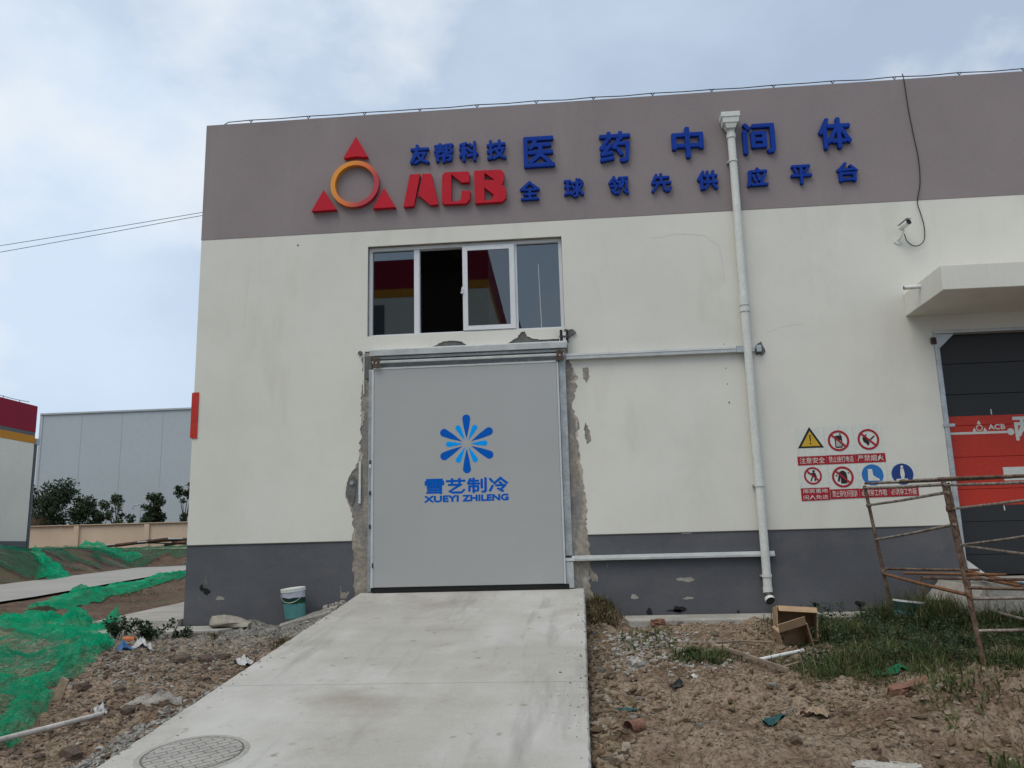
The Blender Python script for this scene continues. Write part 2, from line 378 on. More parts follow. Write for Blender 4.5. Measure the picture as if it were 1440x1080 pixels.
def banded(name, axis, stops, rough=0.5, wob=0.0, wscale=8.0, spec=0.35):
    """paint in bands along one local axis: stops are (from height, colour)"""
    m, nt, ns, ls, b = _nt(name)
    tc = ns.new('ShaderNodeTexCoord')
    sx = ns.new('ShaderNodeSeparateXYZ'); ls.new(tc.outputs['Object'], sx.inputs['Vector'])
    val = sx.outputs[axis]
    if wob:
        n = ns.new('ShaderNodeTexNoise'); n.inputs['Scale'].default_value = wscale; n.inputs['Detail'].default_value = 3
        ls.new(tc.outputs['Object'], n.inputs['Vector'])
        ad = ns.new('ShaderNodeMath'); ad.operation = 'MULTIPLY_ADD'
        ls.new(n.outputs['Fac'], ad.inputs[0]); ad.inputs[1].default_value = wob
        ls.new(val, ad.inputs[2]); val = ad.outputs['Value']
    cur = None
    for h, c in stops:
        if cur is None:
            rg = ns.new('ShaderNodeRGB'); rg.outputs[0].default_value = (*c, 1); cur = rg.outputs[0]; continue
        gt = ns.new('ShaderNodeMath'); gt.operation = 'GREATER_THAN'; gt.inputs[1].default_value = h
        ls.new(val, gt.inputs[0])
        mx = ns.new('ShaderNodeMix'); mx.data_type = 'RGBA'
        ls.new(gt.outputs['Value'], mx.inputs['Factor']); ls.new(cur, mx.inputs['A']); mx.inputs['B'].default_value = (*c, 1)
        cur = mx.outputs['Result']
    n2 = ns.new('ShaderNodeTexNoise'); n2.inputs['Scale'].default_value = 25; n2.inputs['Detail'].default_value = 5
    ls.new(tc.outputs['Object'], n2.inputs['Vector'])
    rr = ramp_node(ns, [(0.3, (0.86,)*3), (0.7, (1.04,)*3)])
    ls.new(n2.outputs['Fac'], rr.inputs['Fac'])
    mm = ns.new('ShaderNodeMix'); mm.data_type = 'RGBA'; mm.blend_type = 'MULTIPLY'; mm.inputs['Factor'].default_value = 1
    ls.new(cur, mm.inputs['A']); ls.new(rr.outputs['Color'], mm.inputs['B'])
    ls.new(mm.outputs['Result'], b.inputs['Base Color'])
    b.inputs['Roughness'].default_value = rough; b.inputs['Specular IOR Level'].default_value = spec
    return m
MT['roller'] = banded('roller_paint', 2, [(-9, (0.024, 0.026, 0.029)), (1.271, (0.52, 0.030, 0.012)), (2.42, (0.020, 0.021, 0.022))], 0.45)
MT['ring'] = None
MT['pail'] = banded('pail_print', 2, [(-9, (0.10, 0.30, 0.30)), (0.205, (0.005, 0.06, 0.018)), (0.245, (0.008, 0.04, 0.035)), (0.285, (0.55, 0.57, 0.66))], 0.45, 0.055, 8.0)
MT['pail_teal'] = M('pail_teal', (0.10, 0.29, 0.30), 0.5, 0.15, 8)
MT['pail_dark'] = M('pail_dark', (0.02, 0.055, 0.05), 0.5, 0.15, 8)

def ring_material():
    m, nt, ns, ls, b = _nt('ring_paint')
    tc = ns.new('ShaderNodeTexCoord')
    sx = ns.new('ShaderNodeSeparateXYZ'); ls.new(tc.outputs['Object'], sx.inputs['Vector'])
    ad = ns.new('ShaderNodeMath'); ad.operation = 'MULTIPLY_ADD'; ad.inputs[1].default_value = -0.55
    ls.new(sx.outputs['Z'], ad.inputs[0]); ls.new(sx.outputs['X'], ad.inputs[2])
    mr = ns.new('ShaderNodeMapRange'); mr.inputs['From Min'].default_value = -0.28; mr.inputs['From Max'].default_value = 0.26
    ls.new(ad.outputs['Value'], mr.inputs['Value'])
    r = ramp_node(ns, [(0.0, (0.72, 0.27, 0.015)), (0.55, (0.68, 0.14, 0.02)), (1.0, (0.43, 0.022, 0.04))])
    ls.new(mr.outputs['Result'], r.inputs['Fac']); ls.new(r.outputs['Color'], b.inputs['Base Color'])
    b.inputs['Roughness'].default_value = 0.5
    return m
MT['ring'] = ring_material()

# ================================================================== mesh helpers
class MB:
    def __init__(s):
        s.v = []; s.f = []
    def add(s, v, f):
        n = len(s.v); s.v += [tuple(p) for p in v]; s.f += [tuple(i+n for i in q) for q in f]; return s
    def box(s, x0, x1, y0, y1, z0, z1):
        return s.add([(x0, y0, z0), (x1, y0, z0), (x1, y1, z0), (x0, y1, z0), (x0, y0, z1), (x1, y0, z1), (x1, y1, z1), (x0, y1, z1)],
                     [(0, 3, 2, 1), (4, 5, 6, 7), (0, 1, 5, 4), (1, 2, 6, 5), (2, 3, 7, 6), (3, 0, 4, 7)])
    def obox(s, c, hx, hy, hz, mat):
        pts = [Vector((sx*hx, sy*hy, sz*hz)) for sz in (-1, 1) for sx, sy in ((-1, -1), (1, -1), (1, 1), (-1, 1))]
        return s.add([mat @ p + Vector(c) for p in pts], [(0, 3, 2, 1), (4, 5, 6, 7), (0, 1, 5, 4), (1, 2, 6, 5), (2, 3, 7, 6), (3, 0, 4, 7)])
    def tube(s, pts, r, n=8, cap=True):
        pts = [Vector(p) for p in pts]
        rs = r if isinstance(r, (list, tuple)) else [r]*len(pts)
        rings = []
        up = Vector((0, 0, 1))
        for i, p in enumerate(pts):
            d = (pts[min(i+1, len(pts)-1)] - pts[max(i-1, 0)]).normalized()
            a = d.cross(up if abs(d.z) < 0.95 else Vector((0, 1, 0))).normalized(); bb = d.cross(a)
            rings.append([p + rs[i]*(math.cos(t)*a + math.sin(t)*bb) for t in [2*math.pi*k/n for k in range(n)]])
        v = [q for rg in rings for q in rg]; f = []
        for i in range(len(pts)-1):
            for k in range(n):
                f.append((i*n+k, i*n+(k+1) % n, (i+1)*n+(k+1) % n, (i+1)*n+k))
        if cap:
            f.append(tuple(range(n-1, -1, -1))); f.append(tuple((len(pts)-1)*n+k for k in range(n)))
        return s.add(v, f)
    def lathe(s, c, prof, n=24, mat=None, closed=True):
        c = Vector(c); v = []; f = []
        for r, z in prof:
            for k in range(n):
                t = 2*math.pi*k/n; p = Vector((r*math.cos(t), r*math.sin(t), z))
                v.append((mat @ p if mat else p) + c)
        for i in range(len(prof)-1):
            for k in range(n):
                f.append((i*n+k, i*n+(k+1) % n, (i+1)*n+(k+1) % n, (i+1)*n+k))
        if closed:
            f.append(tuple(range(n-1, -1, -1))); f.append(tuple((len(prof)-1)*n+k for k in range(n)))
        return s.add(v, f)

WLOC = {}
def build(name, mb, mat, parent=None, loc=None, smooth=False, bevel=0.0):
    """one mesh object out of world-space geometry; loc = its own origin"""
    base = WLOC[parent] if parent else Vector((0, 0, 0))
    org = Vector(loc) if loc is not None else base
    v, f = (mb.v, mb.f) if isinstance(mb, MB) else mb
    me = bpy.data.meshes.new(name)
    va = np.array(v, dtype=float) - np.array(org)
    me.from_pydata(va.tolist(), [], f)
    me.materials.append(MT[mat] if isinstance(mat, str) else mat)
    o = bpy.data.objects.new(name, me)
    COL.objects.link(o)
    o.parent = parent
    o.location = org - base
    WLOC[o] = org
    if smooth:
        me.polygons.foreach_set('use_smooth', [True]*len(me.polygons))
        try:
            me.set_sharp_from_angle(angle=R(40))
        except Exception:
            pass
    if bevel:
        bv = o.modifiers.new('edge', 'BEVEL'); bv.width = bevel; bv.segments = 2; bv.limit_method = 'ANGLE'
    me.update()
    return o
def empty(name, loc, label=None, cat=None, group=None, parent=None):
    o = bpy.data.objects.new(name, None); COL.objects.link(o)
    o.empty_display_size = 0.1
    base = WLOC[parent] if parent else Vector((0, 0, 0))
    o.parent = parent; o.location = Vector(loc) - base; WLOC[o] = Vector(loc)
    tag(o, label, cat, group); return o
def tag(o, label=None, cat=None, group=None, kind=None):
    if label: o['label'] = label
    if cat: o['category'] = cat
    if group: o['group'] = group
    if kind: o['kind'] = kind
    return o

def _curve_mesh(c):
    o = bpy.data.objects.new('tmp', c)
    me = bpy.data.meshes.new_from_object(o)
    v = [tuple(p.co) for p in me.vertices]; f = [tuple(p.vertices) for p in me.polygons]
    bpy.data.objects.remove(o); bpy.data.curves.remove(c); bpy.data.meshes.remove(me)
    return v, f
def fill(outer, holes, y0, y1):
    """solid slab with openings: outline in (X, Z), from front y0 to back y1"""
    c = bpy.data.curves.new('tmp', 'CURVE'); c.dimensions = '2D'; c.fill_mode = 'BOTH'; c.extrude = (y1-y0)/2
    for poly in [outer]+list(holes):
        s = c.splines.new('POLY'); s.points.add(len(poly)-1)
        for p, (x, z) in zip(s.points, poly): p.co = (x, z, 0, 1)
        s.use_cyclic_u = True
    v, f = _curve_mesh(c); ym = (y0+y1)/2
    mb = MB(); mb.v = [(x, ym - z, y) for x, y, z in v]; mb.f = f
    return mb
GLY = {}
def glyph(txt, x0, x1, z0, z1, y_front, depth, bold=0.03, res=1):
    """raised or printed lettering fitted to a box on the wall plane, facing -Y; bold = stroke growth as a share of the height"""
    key = (txt, res)
    if key not in GLY:
        c = bpy.data.curves.new('tmp', 'FONT'); c.body = txt; c.extrude = 0.5; c.resolution_u = res
        v, f = _curve_mesh(c); a = np.array(v)
        GLY[key] = ((a - a.min(0)) / (a.max(0)-a.min(0)), f)
    a, f = GLY[key]
    mb = MB(); b = bold*(z1-z0); n = len(a)
    dirs = [(0, 0)] if bold <= 0 else [(0, 0), (1, 0), (-1, 0), (0, 1), (0, -1), (.7, .7), (-.7, .7), (.7, -.7), (-.7, -.7)]
    for i, (dx, dz) in enumerate(dirs):
        e = depth*0.012*i
        mb.v += [(x0+b+(x1-x0-2*b)*p[0]+dx*b, y_front+e+(depth-2*e)*(1-p[2]), z0+b+(z1-z0-2*b)*p[1]+dz*b) for p in a]
        mb.f += [tuple(k+n*i for k in q) for q in f]
    return mb
def disc(cx, cz, r, y0, y1, n=28, ry=None):
    ry = ry or r
    return fill([(cx+r*math.cos(2*math.pi*k/n), cz+ry*math.sin(2*math.pi*k/n)) for k in range(n)], [], y0, y1)
def annulus(cx, cz, ro, ri, y0, y1, n=40):
    f = lambda r: [(cx+r*math.cos(2*math.pi*k/n), cz+r*math.sin(2*math.pi*k/n)) for k in range(n)]
    return fill(f(ro), [f(ri)], y0, y1)
def rect(x0, x1, z0, z1): return [(x0, z0), (x1, z0), (x1, z1), (x0, z1)]

# ---- value noise
def _hash(ix, iy, seed):
    h = (ix.astype(np.int64)*374761393 + iy.astype(np.int64)*668265263 + seed*974711) & 0x7fffffff
    h = ((h ^ (h >> 13))*1274126177) & 0x7fffffff
    return ((h ^ (h >> 16)) & 0xffff)/65535.0
def vnoise(x, y, seed=0):
    x = np.asarray(x, float); y = np.asarray(y, float)
    ix = np.floor(x); iy = np.floor(y); fx = x-ix; fy = y-iy
    fx = fx*fx*(3-2*fx); fy = fy*fy*(3-2*fy)
    a = _hash(ix, iy, seed); b = _hash(ix+1, iy, seed); c = _hash(ix, iy+1, seed); d = _hash(ix+1, iy+1, seed)
    return (a*(1-fx)+b*fx)*(1-fy)+(c*(1-fx)+d*fx)*fy - 0.5
def fbm(x, y, seed=0, oct=5, gain=0.5):
    t = 0; a = 1.0
    for k in range(oct):
        t = t + a*vnoise(x*2**k+13.7*k, y*2**k+7.1*k, seed+k); a *= gain
    return t
def sstep(a, b, x):
    t = np.clip((x-a)/(b-a), 0, 1); return t*t*(3-2*t)

RX0, RX1 = -2.93, -0.01
def ramp_z(Y): return 0.365 + 0.1125*Y
ROAD_P = np.array((-10.4, 3.5)); ROAD_D = np.array((-0.26, 0.966)); ROAD_N = np.array((-0.966, -0.26))
def road_u(X, Y): return (X-ROAD_P[0])*ROAD_N[0]+(Y-ROAD_P[1])*ROAD_N[1]
def H0(X, Y):
    X = np.asarray(X, float); Y = np.asarray(Y, float)
    z = np.where(Y < 0, 0.065*Y, 0.0)
    z = np.where(Y < -7.5, -0.4875-0.118*(-7.5-Y), z); z = np.maximum(z, -0.95)
    u = road_u(X, Y)
    left = sstep(-6.0, -7.5, X)*sstep(-4, 1, Y)
    gentle = 0.011*np.clip(Y-5, 0, 30)
    bank = np.maximum(sstep(3.3, 5.6, u), sstep(25.0, 28.5, Y))
    return z + left*(0.12*sstep(-2.5, -0.4, u) + gentle*(1-bank) + 1.06*bank)
def H(X, Y):
    X = np.asarray(X, float); Y = np.asarray(Y, float)
    z = H0(X, Y); u = road_u(X, Y)
    onroad = sstep(-0.5, 0.1, u)*sstep(3.6, 3.1, u)*sstep(-7, -8, X)
    z = z + (1-onroad)*(0.07*fbm(X*1.3, Y*1.3, 3) + 0.05*fbm(X*4.2, Y*4.2, 9, 4))
    lump = np.abs(fbm(X*3.1+0.4*Y, Y*3.6, 60, 5, 0.62))
    z = z + (1-onroad)*sstep(1.0, -0.5, Y)*0.10*(lump-0.12)*(0.35+1.3*np.clip(fbm(X*0.8, Y*0.8, 64)+0.35, 0, 1))
    z = z + 0.25*fbm(X*0.45, Y*0.45, 21)*sstep(4.0, 6.0, u)*sstep(-6, -8, X)
    # rubble heap against the wall by the ramp, sandy mound lower right, grit shoulder left
    z = z + 0.22*np.exp(-((X-0.12)/0.28)**2-((Y+0.15)/0.55)**2)
    z = z + 0.30*np.exp(-((X-2.5)/0.7)**2-((Y+4.9)/0.42)**2)*(1+0.7*fbm(X*2.2, Y*2.2, 70)) + 0.10*np.exp(-((X-1.0)/0.6)**2-((Y+5.6)/0.35)**2) + 0.05*np.exp(-((X-1.2)/0.5)**2-((Y+4.0)/0.35)**2)
    z = z + 0.10*np.exp(-((X+5.0)/0.7)**2-((Y+2.9)/0.6)**2) - 0.05*np.exp(-((X-0.9)/0.4)**2-((Y+3.5)/0.25)**2)
    z = z + 0.12*np.exp(-((X+3.2)/0.3)**2-((Y+0.4)/0.6)**2)
    # apron strip at the foot of the wall stays clear
    m = sstep(-0.75, -0.6, Y)*sstep(0.35, 0.6, X)*sstep(0.1, -0.02, Y)
    z = z*(1-m) + m*(-0.06)
    m = sstep(-0.95, -0.75, Y)*sstep(-6.8, -6.4, X)*sstep(-4.5, -4.9, X)*sstep(0.35, 0.1, Y)
    z = z*(1-m) + m*(-0.10)
    inr = sstep(RX0-0.10, RX0-0.02, X)*sstep(RX1+0.10, RX1+0.02, X)
    z = z*(1-inr) + inr*(np.minimum(z, ramp_z(Y)-0.10))
    # along the edges the soil never tops the slab
    edge = (X > RX0-0.25) & (X < RX1+0.25) & (Y < -0.6)
    z = np.where(edge, np.minimum(z, ramp_z(Y)-0.015), z)
    return z
def Hs(x, y): return float(H(np.array([x]), np.array([y]))[0])
def grid(x0, x1, y0, y1, step, fz, keep=None):
    xs = np.linspace(x0, x1, max(2, int(round((x1-x0)/step))+1)); ys = np.linspace(y0, y1, max(2, int(round((y1-y0)/step))+1))
    X, Y = np.meshgrid(xs, ys); Z = fz(X, Y); nx = len(xs)
    v = np.stack([X.ravel(), Y.ravel(), Z.ravel()], 1)
    i, j = np.meshgrid(np.arange(nx-1), np.arange(len(ys)-1)); a = (j*nx+i).ravel()
    f = np.stack([a, a+1, a+1+nx, a+nx], 1)
    if keep is not None:
        k = keep(X, Y).ravel(); f = f[k[f].all(1)]
        used = np.unique(f); mp = -np.ones(len(v), int); mp[used] = np.arange(len(used)); v = v[used]; f = mp[f]
    return v, [tuple(q) for q in f.tolist()]
#@@SETTING
# ================================================================== ground
def structure(name, g, mat, label=None, smooth=True):
    o = build(name, g, mat, smooth=smooth); o['kind'] = 'structure'
    if label: o['label'] = label
    return o
mb = MB(); mb.add([(-1200, -1200, -1.05), (1200, -1200, -1.05), (1200, 1200, -1.05), (-1200, 1200, -1.05)], [(0, 1, 2, 3)])
structure('ground', mb, 'soil_far', 'bare open ground reaching to the horizon')
structure('soil', grid(-9.5, 7.5, -8.0, 0.6, 0.026, H, lambda X, Y: ~((X > -5.25) & (Y > 0.05))), 'soil', 'rough brown soil and grit in front of the building')
structure('site_ground', grid(-46, -5.35, -12, 60, 0.3, lambda X, Y: H(X, Y)-0.03*((X > -9.3) & (Y < 0.5)),
          lambda X, Y: ~((X > -9.0) & (Y < 0.3) & (Y > -7.6))), 'soil_far', 'reddish earth bank beyond the left end of the building')
mb = MB(); mb.add([(-60, -60, -0.92), (60, -60, -0.92), (60, -10.9, -0.92), (-60, -10.9, -0.92)], [(0, 1, 2, 3)])
structure('yard', mb, 'yard')
# concrete lane beyond the left end of the building
v = []; f = []
ts = np.arange(-14, 23.2, 0.5)
for i, t in enumerate(ts):
    for u in (0.0, 1.1, 2.2, 3.25):
        p = ROAD_P + ROAD_D*t + ROAD_N*u
        v.append((p[0], p[1], float(H0(p[0], p[1]))+0.05))
    if i: f += [((i-1)*4+k, (i-1)*4+k+1, i*4+k+1, i*4+k) for k in range(3)]
structure('lane', (v, f), 'road', 'pale concrete lane running past the green netting')
# ramp: two cast slabs with an open joint
ramp = empty('ramp', (-1.47, -5, 0)); ramp['kind'] = 'structure'; ramp['label'] = 'pale concrete ramp sloping up to the sliding door'
for ya, yb in ((-4.272, -0.03), (-11.1, -4.280)):
    m = MB(); ys_ = np.arange(ya, yb, 0.06).tolist()+[yb]; n_ = len(ys_); er = random.Random(int(ya*10))
    for y_ in ys_:
        dl = er.gauss(0, 0.003)-max(0, er.gauss(-0.02, 0.014)); dr = er.gauss(0, 0.003)-max(0, er.gauss(-0.02, 0.014))
        cl, cr_ = RX0-dl, RX1+dr
        m.v += [(cl, y_, ramp_z(y_)-0.35), (cl-0.0, y_, ramp_z(y_)-0.012), (cl+0.010, y_, ramp_z(y_)), (cr_-0.010, y_, ramp_z(y_)), (cr_, y_, ramp_z(y_)-0.012), (cr_, y_, ramp_z(y_)-0.35)]
    for i in range(n_-1):
        m.f += [(i*6+k, i*6+k+1, i*6+k+7, i*6+k+6) for k in range(5)]
    m.f += [(5, 4, 3, 2, 1, 0), tuple((n_-1)*6+k for k in range(6))]
    build('slab', m, 'concrete', ramp)
# apron slabs round the building
ap = empty('pavement', (-6, 0, 0)); ap['kind'] = 'structure'; ap['label'] = 'concrete apron strips along the foot of the walls'
def slab_poly(poly, z0, z1):
    m = MB(); n = len(poly)
    m.v = [(x, y, z1) for x, y in poly]+[(x, y, z0) for x, y in poly]
    m.f = [tuple(range(n)), tuple(range(2*n-1, n-1, -1))]+[(i, n+i, n+(i+1) % n, (i+1) % n) for i in range(n)]
    return m
build('slab', slab_poly([(-6.50, -0.14), (-5.36, -0.06), (-5.36, 16), (-9.6, 16), (-7.25, 4.2)], -0.3, 0.075), 'concrete_old', ap, bevel=0.01)
build('slab', slab_poly([(-6.55, -0.84), (-4.55, -0.66), (-4.35, -0.04), (-5.30, -0.04), (-6.5, -0.15)], -0.3, -0.015), 'concrete_old', ap, bevel=0.01)
build('slab', slab_poly([(0.5, -0.72), (1.9, -0.76), (2.6, -0.70), (3.75, -0.62), (3.75, -0.015), (0.45, -0.015)], -0.3, 0.012), 'concrete_old', ap, bevel=0.01)
# threshold of the red roller door
build('slab', slab_poly([(4.35, -1.35), (9.5, -1.35), (9.5, -0.015), (4.35, -0.015)], -0.4, 0.40), 'concrete_old', ap, bevel=0.012)
m = MB(); m.add([(3.95, -1.3, -0.15), (4.345, -1.3, 0.36), (4.345, -0.1, 0.38), (3.95, -0.1, -0.05), (4.345, -1.3, -0.3), (4.345, -0.1, -0.3)], [(0, 1, 2, 3), (0, 4, 1), (3, 2, 5), (0, 3, 5, 4)])
build('wedge', m, 'concrete_old', ap)

# manhole cover cast into the ramp
mh = empty('manhole_cover', (-2.43, -5.76, ramp_z(-5.76)), 'round manhole cover with a brick pattern set in the ramp', 'manhole cover')
sl = Matrix.Rotation(math.atan(0.1125), 3, 'X')
mc = Vector((-2.43, -5.76, ramp_z(-5.76)))
build('frame', MB().lathe(mc, [(0.300, 0.0), (0.302, 0.005), (0.326, 0.006), (0.334, 0.001), (0.334, -0.05), (0.300, -0.05)], 48, sl, False), 'manhole', mh, smooth=True)
build('gap', MB().lathe(mc, [(0.0001, 0.0015), (0.3005, 0.0015)], 48, sl, False), 'groove', mh)
tile_mb = []
rowh = 0.052; roww = 0.118
for r in range(-6, 6):
    for k in range(-4, 5):
        x0 = k*roww+(0.5*roww if r % 2 else 0); x1 = x0+roww; y0 = r*rowh; y1 = y0+rowh
        ca, sa = math.cos(0.75), math.sin(0.75)
        g = 0.0035
        c = [(x0+g, y0+g), (x1-g, y0+g), (x1-g, y1-g), (x0+g, y1-g)]
        c = [(a*ca-b*sa, a*sa+b*ca) for a, b in c]
        # trim to the disc
        rr = 0.288
        if min(math.hypot(*p) for p in c) > rr*0.97: continue
        c2 = []
        for a, b in c:
            d = math.hypot(a, b)
            c2.append((a*min(1, rr/d), b*min(1, rr/d)))
        m = MB(); pts = [(a, b, 0.0045) for a, b in c2]+[(a, b, 0.0) for a, b in c2]
        m.add([sl @ Vector(p)+mc for p in pts], [(0, 1, 2, 3), (0, 4, 5, 1), (1, 5, 6, 2), (2, 6, 7, 3), (3, 7, 4, 0)])
        build('tile', m, 'manhole', mh)

# ================================================================== the cold-store building
B = empty('cold_store_building', (5, 6, 0), 'off-white industrial building with dark plinth and grey parapet band', 'building')
BX0, BX1, BY1 = -5.32, 17.0, 20.0
WIN = (-2.87, -0.13, 3.805, 5.13)
brokL = [(-2.90, 3.60), (-2.941, 3.499), (-2.918, 3.247), (-2.955, 2.951), (-2.942, 2.558), (-2.958, 2.171), (-3.015, 2.028), (-3.139, 1.794), (-3.146, 1.604), (-3.066, 1.413), (-3.034, 1.179), (-3.061, 1.034)]
brokL2 = [(-3.061, 1.028), (-3.029, 0.671), (-3.015, 0.325), (-3.06, 0.1), (-3.05, -0.6)]
brokR = [(-0.119, 3.60), (-0.10, 3.424), (-0.066, 3.303), (0.023, 3.123), (-0.036, 2.834), (-0.061, 2.691), (0.008, 2.525), (-0.012, 2.259), (-0.001, 2.07), (0.018, 1.835), (0.045, 1.601), (0.07, 1.324), (0.044, 1.142), (0.06, 1.034)]
brokR2 = [(0.06, 1.028), (0.07, 0.869), (0.08, 0.689), (0.05, 0.422), (0.148, 0.155), (0.25, -0.1), (0.25, -0.6)]
def jag(pts, amp, step=0.03, seed=1):
    rd = random.Random(seed); out = [pts[0]]
    for (a, b), (c, d) in zip(pts, pts[1:]):
        n = max(1, int(math.hypot(c-a, d-b)/step))
        for k in range(1, n+1):
            t = k/n; j = 0 if (k == n and (c, d) == pts[-1]) else 1
            out.append((a+(c-a)*t+j*rd.gauss(0, amp), b+(d-b)*t+j*rd.gauss(0, amp*0.4)))
    return out
RDX0, RDX1, RDZ0, RDZ1 = 4.67, 8.3, 0.40, 3.546
L1 = jag(brokL, 0.009, 0.03, 1); R1 = jag(brokR, 0.011, 0.03, 2)
patch = [[(0.037, 3.24), (0.105, 3.257), (0.127, 3.119), (0.076, 3.024), (0.042, 3.104)], [(0.045, 2.504), (0.097, 2.388), (0.11, 2.255), (0.052, 2.209), (0.029, 2.315), (0.024, 2.449)],
         [(-2.0, 3.612), (-1.90, 3.655), (-1.80, 3.70), (-1.66, 3.705), (-1.54, 3.685), (-1.46, 3.612)], [(-0.95, 3.612), (-0.87, 3.66), (-0.778, 3.71), (-0.72, 3.785), (-0.668, 3.782), (-0.655, 3.72), (-0.55, 3.675), (-0.40, 3.66), (-0.215, 3.665), (-0.21, 3.612)]]
patch = [[(a+(0.05 if i < 2 else 0), b) for a, b in p] for i, p in enumerate(patch)]
patch = [jag(p+[p[0]], 0.006, 0.02, 5+i)[:-1] for i, p in enumerate(patch)]
wp = fill([(BX0, 1.035), (L1[-1][0], 1.035)]+L1[::-1]+[(-2.9, 3.612), (BX0, 3.612)], [], 0.0004, 0.02)
for piece in (fill(rect(BX0, BX1, 3.602, 5.362), [rect(*WIN)]+patch[2:], 0.0, 0.02),
              fill([(-0.119, 3.612)]+R1+[(R1[-1][0], 1.035), (RDX0, 1.035), (RDX0, 3.612)], patch[:2], 0.0004, 0.02),
              fill(rect(RDX0, RDX1, RDZ1, 3.612), [], 0.0004, 0.02), fill(rect(RDX1, BX1, 1.035, 3.612), [], 0.0004, 0.02)):
    wp.add(piece.v, piece.f)
build('wall', wp, 'plaster', B)
L2 = jag(brokL2, 0.009, 0.03, 3); R2 = jag(brokR2, 0.011, 0.03, 4)
build('plinth', fill([(BX0, -0.6)]+L2[::-1]+[(BX0, 1.03)], [], 0.007, 0.0205), 'plinth', B)
build('plinth', fill(R2+[(RDX0, -0.6), (RDX0, 1.03)], [], 0.007, 0.0205), 'plinth', B)
build('plinth', fill(rect(RDX1, BX1, -0.6, 1.03), [], 0.007, 0.0205), 'plinth', B)
build('parapet_band', MB().box(BX0-0.004, BX1, -0.004, 0.02, 5.3645, 7.16), 'band', B)
DOOR = (-2.66, -0.30, 0.30, 3.30)
core_outer = [(BX0, -0.6), (DOOR[0], -0.6), (DOOR[0], DOOR[3]), (DOOR[1], DOOR[3]), (DOOR[1], -0.6), (RDX0, -0.6), (RDX0, RDZ1), (RDX1, RDZ1), (RDX1, -0.6), (BX1, -0.6), (BX1, 7.155), (BX0, 7.155)]
build('wall_core', fill(core_outer, [rect(*WIN)], 0.021, 0.26), 'core', B)
# end and rear walls, roof
for nm, z0, z1, mt in (('plinth', -0.6, 1.03, 'plinth'), ('wall', 1.031, 5.362, 'plaster'), ('parapet_band', 5.3645, 7.16, 'band')):
    build(nm, MB().box(BX0, BX0+0.24, 0.261, BY1, z0, z1), mt, B)
    build(nm, MB().box(BX1-0.24, BX1, 0.261, BY1, z0, z1), mt, B)
    build(nm, MB().box(BX0+0.241, BX1-0.241, BY1-0.24, BY1, z0, z1), mt, B)
build('roof', MB().box(BX0+0.241, BX1-0.241, 0.261, BY1-0.241, 6.75, 6.95), 'concrete_old', B)
build('floor', MB().box(BX0+0.241, BX1-0.241, 0.10, BY1-0.241, 0.20, 0.352), 'interior', B)
build('partition', MB().box(BX0+0.3, BX1-0.3, 6.0, 6.15, 0.36, 6.74), 'interior', B)
# exposed rough concrete round the door: lumpy skin a little in front of the core
def rough_skin(x0, x1, z0, z1, seed, amp=0.012, y=0.010):
    nx = max(2, int((x1-x0)/0.02)); nz = int((z1-z0)/0.03)
    v = []; f = []
    xs = np.linspace(x0, x1, nx+1); zs = np.linspace(z0, z1, nz+1)
    XX, ZZ = np.meshgrid(xs, zs); YY = y - amp*fbm(XX*9, ZZ*6, seed, 4)
    YY = np.minimum(YY, 0.019)
    vv = np.stack([XX.ravel(), YY.ravel(), ZZ.ravel()], 1).tolist()
    for j in range(nz):
        for i in range(nx):
            a = j*(nx+1)+i; f.append((a, a+1, a+nx+2, a+nx+1))
    return vv, f
build('broken_render', rough_skin(-3.2, -2.66, 0.0, 3.59, 31), 'core', B, smooth=True)
build('broken_render', rough_skin(-0.30, 0.30, -0.1, 3.59, 37), 'core', B, smooth=True)
build('broken_render', rough_skin(-2.1, -0.15, 3.59, 3.80, 41, 0.006, 0.014), 'mortar', B, smooth=True)

# thin undercoat showing along the torn edge of the render
def torn(edge, side, seed, z_top):
    rd_ = random.Random(seed); inner = []
    for i, (x_, z_) in enumerate(edge):
        w_ = max(0.004, 0.020+0.030*math.sin(i*0.35+seed)+rd_.gauss(0, 0.010)); inner.append((x_+side*w_, z_))
    return fill([(x_-side*0.01, z_) for x_, z_ in edge]+inner[::-1], [], -0.003+0.010, 0.0196)
build('undercoat', torn(L1[::-1], 1, 2, 3.6), 'scratch_coat', B)
build('undercoat', torn(R1[::-1], -1, 5, 3.6), 'scratch_coat', B)
# window with sliding sashes
W = empty('window', (-1.5, 0.1, 3.8), parent=B); W['label'] = 'four-light white window, second light from the left open'
x0, x1, z0, z1 = WIN
build('frame', fill(rect(x0+0.004, x1-0.004, z0+0.004, z1-0.004), [rect(x0+0.05, x1-0.05, z0+0.045, z1-0.05)], 0.075, 0.17), 'upvc', W, bevel=0.004)
build('mullion', MB().box(-2.225, -2.145, 0.078, 0.166, z0+0.046, z1-0.051), 'upvc', W, bevel=0.004)
build('mullion', MB().box(-0.845, -0.765, 0.078, 0.166, z0+0.046, z1-0.051), 'upvc', W, bevel=0.004)
build('pane', MB().box(x0+0.05, -2.225, 0.118, 0.124, z0+0.046, z1-0.051), 'glass', W)
build('pane', MB().box(-0.765, x1-0.051, 0.118, 0.124, z0+0.046, z1-0.051), 'glass', W)
sx0, sx1 = -1.53, -0.80
build('sash', fill(rect(sx0, sx1, z0+0.05, z1-0.055), [rect(sx0+0.07, sx1-0.07, z0+0.11, z1-0.12)], 0.045, 0.074), 'upvc', W, bevel=0.004)
g = MB(); a = R(1.6)
zz0, zz1 = z0+0.11, z1-0.12
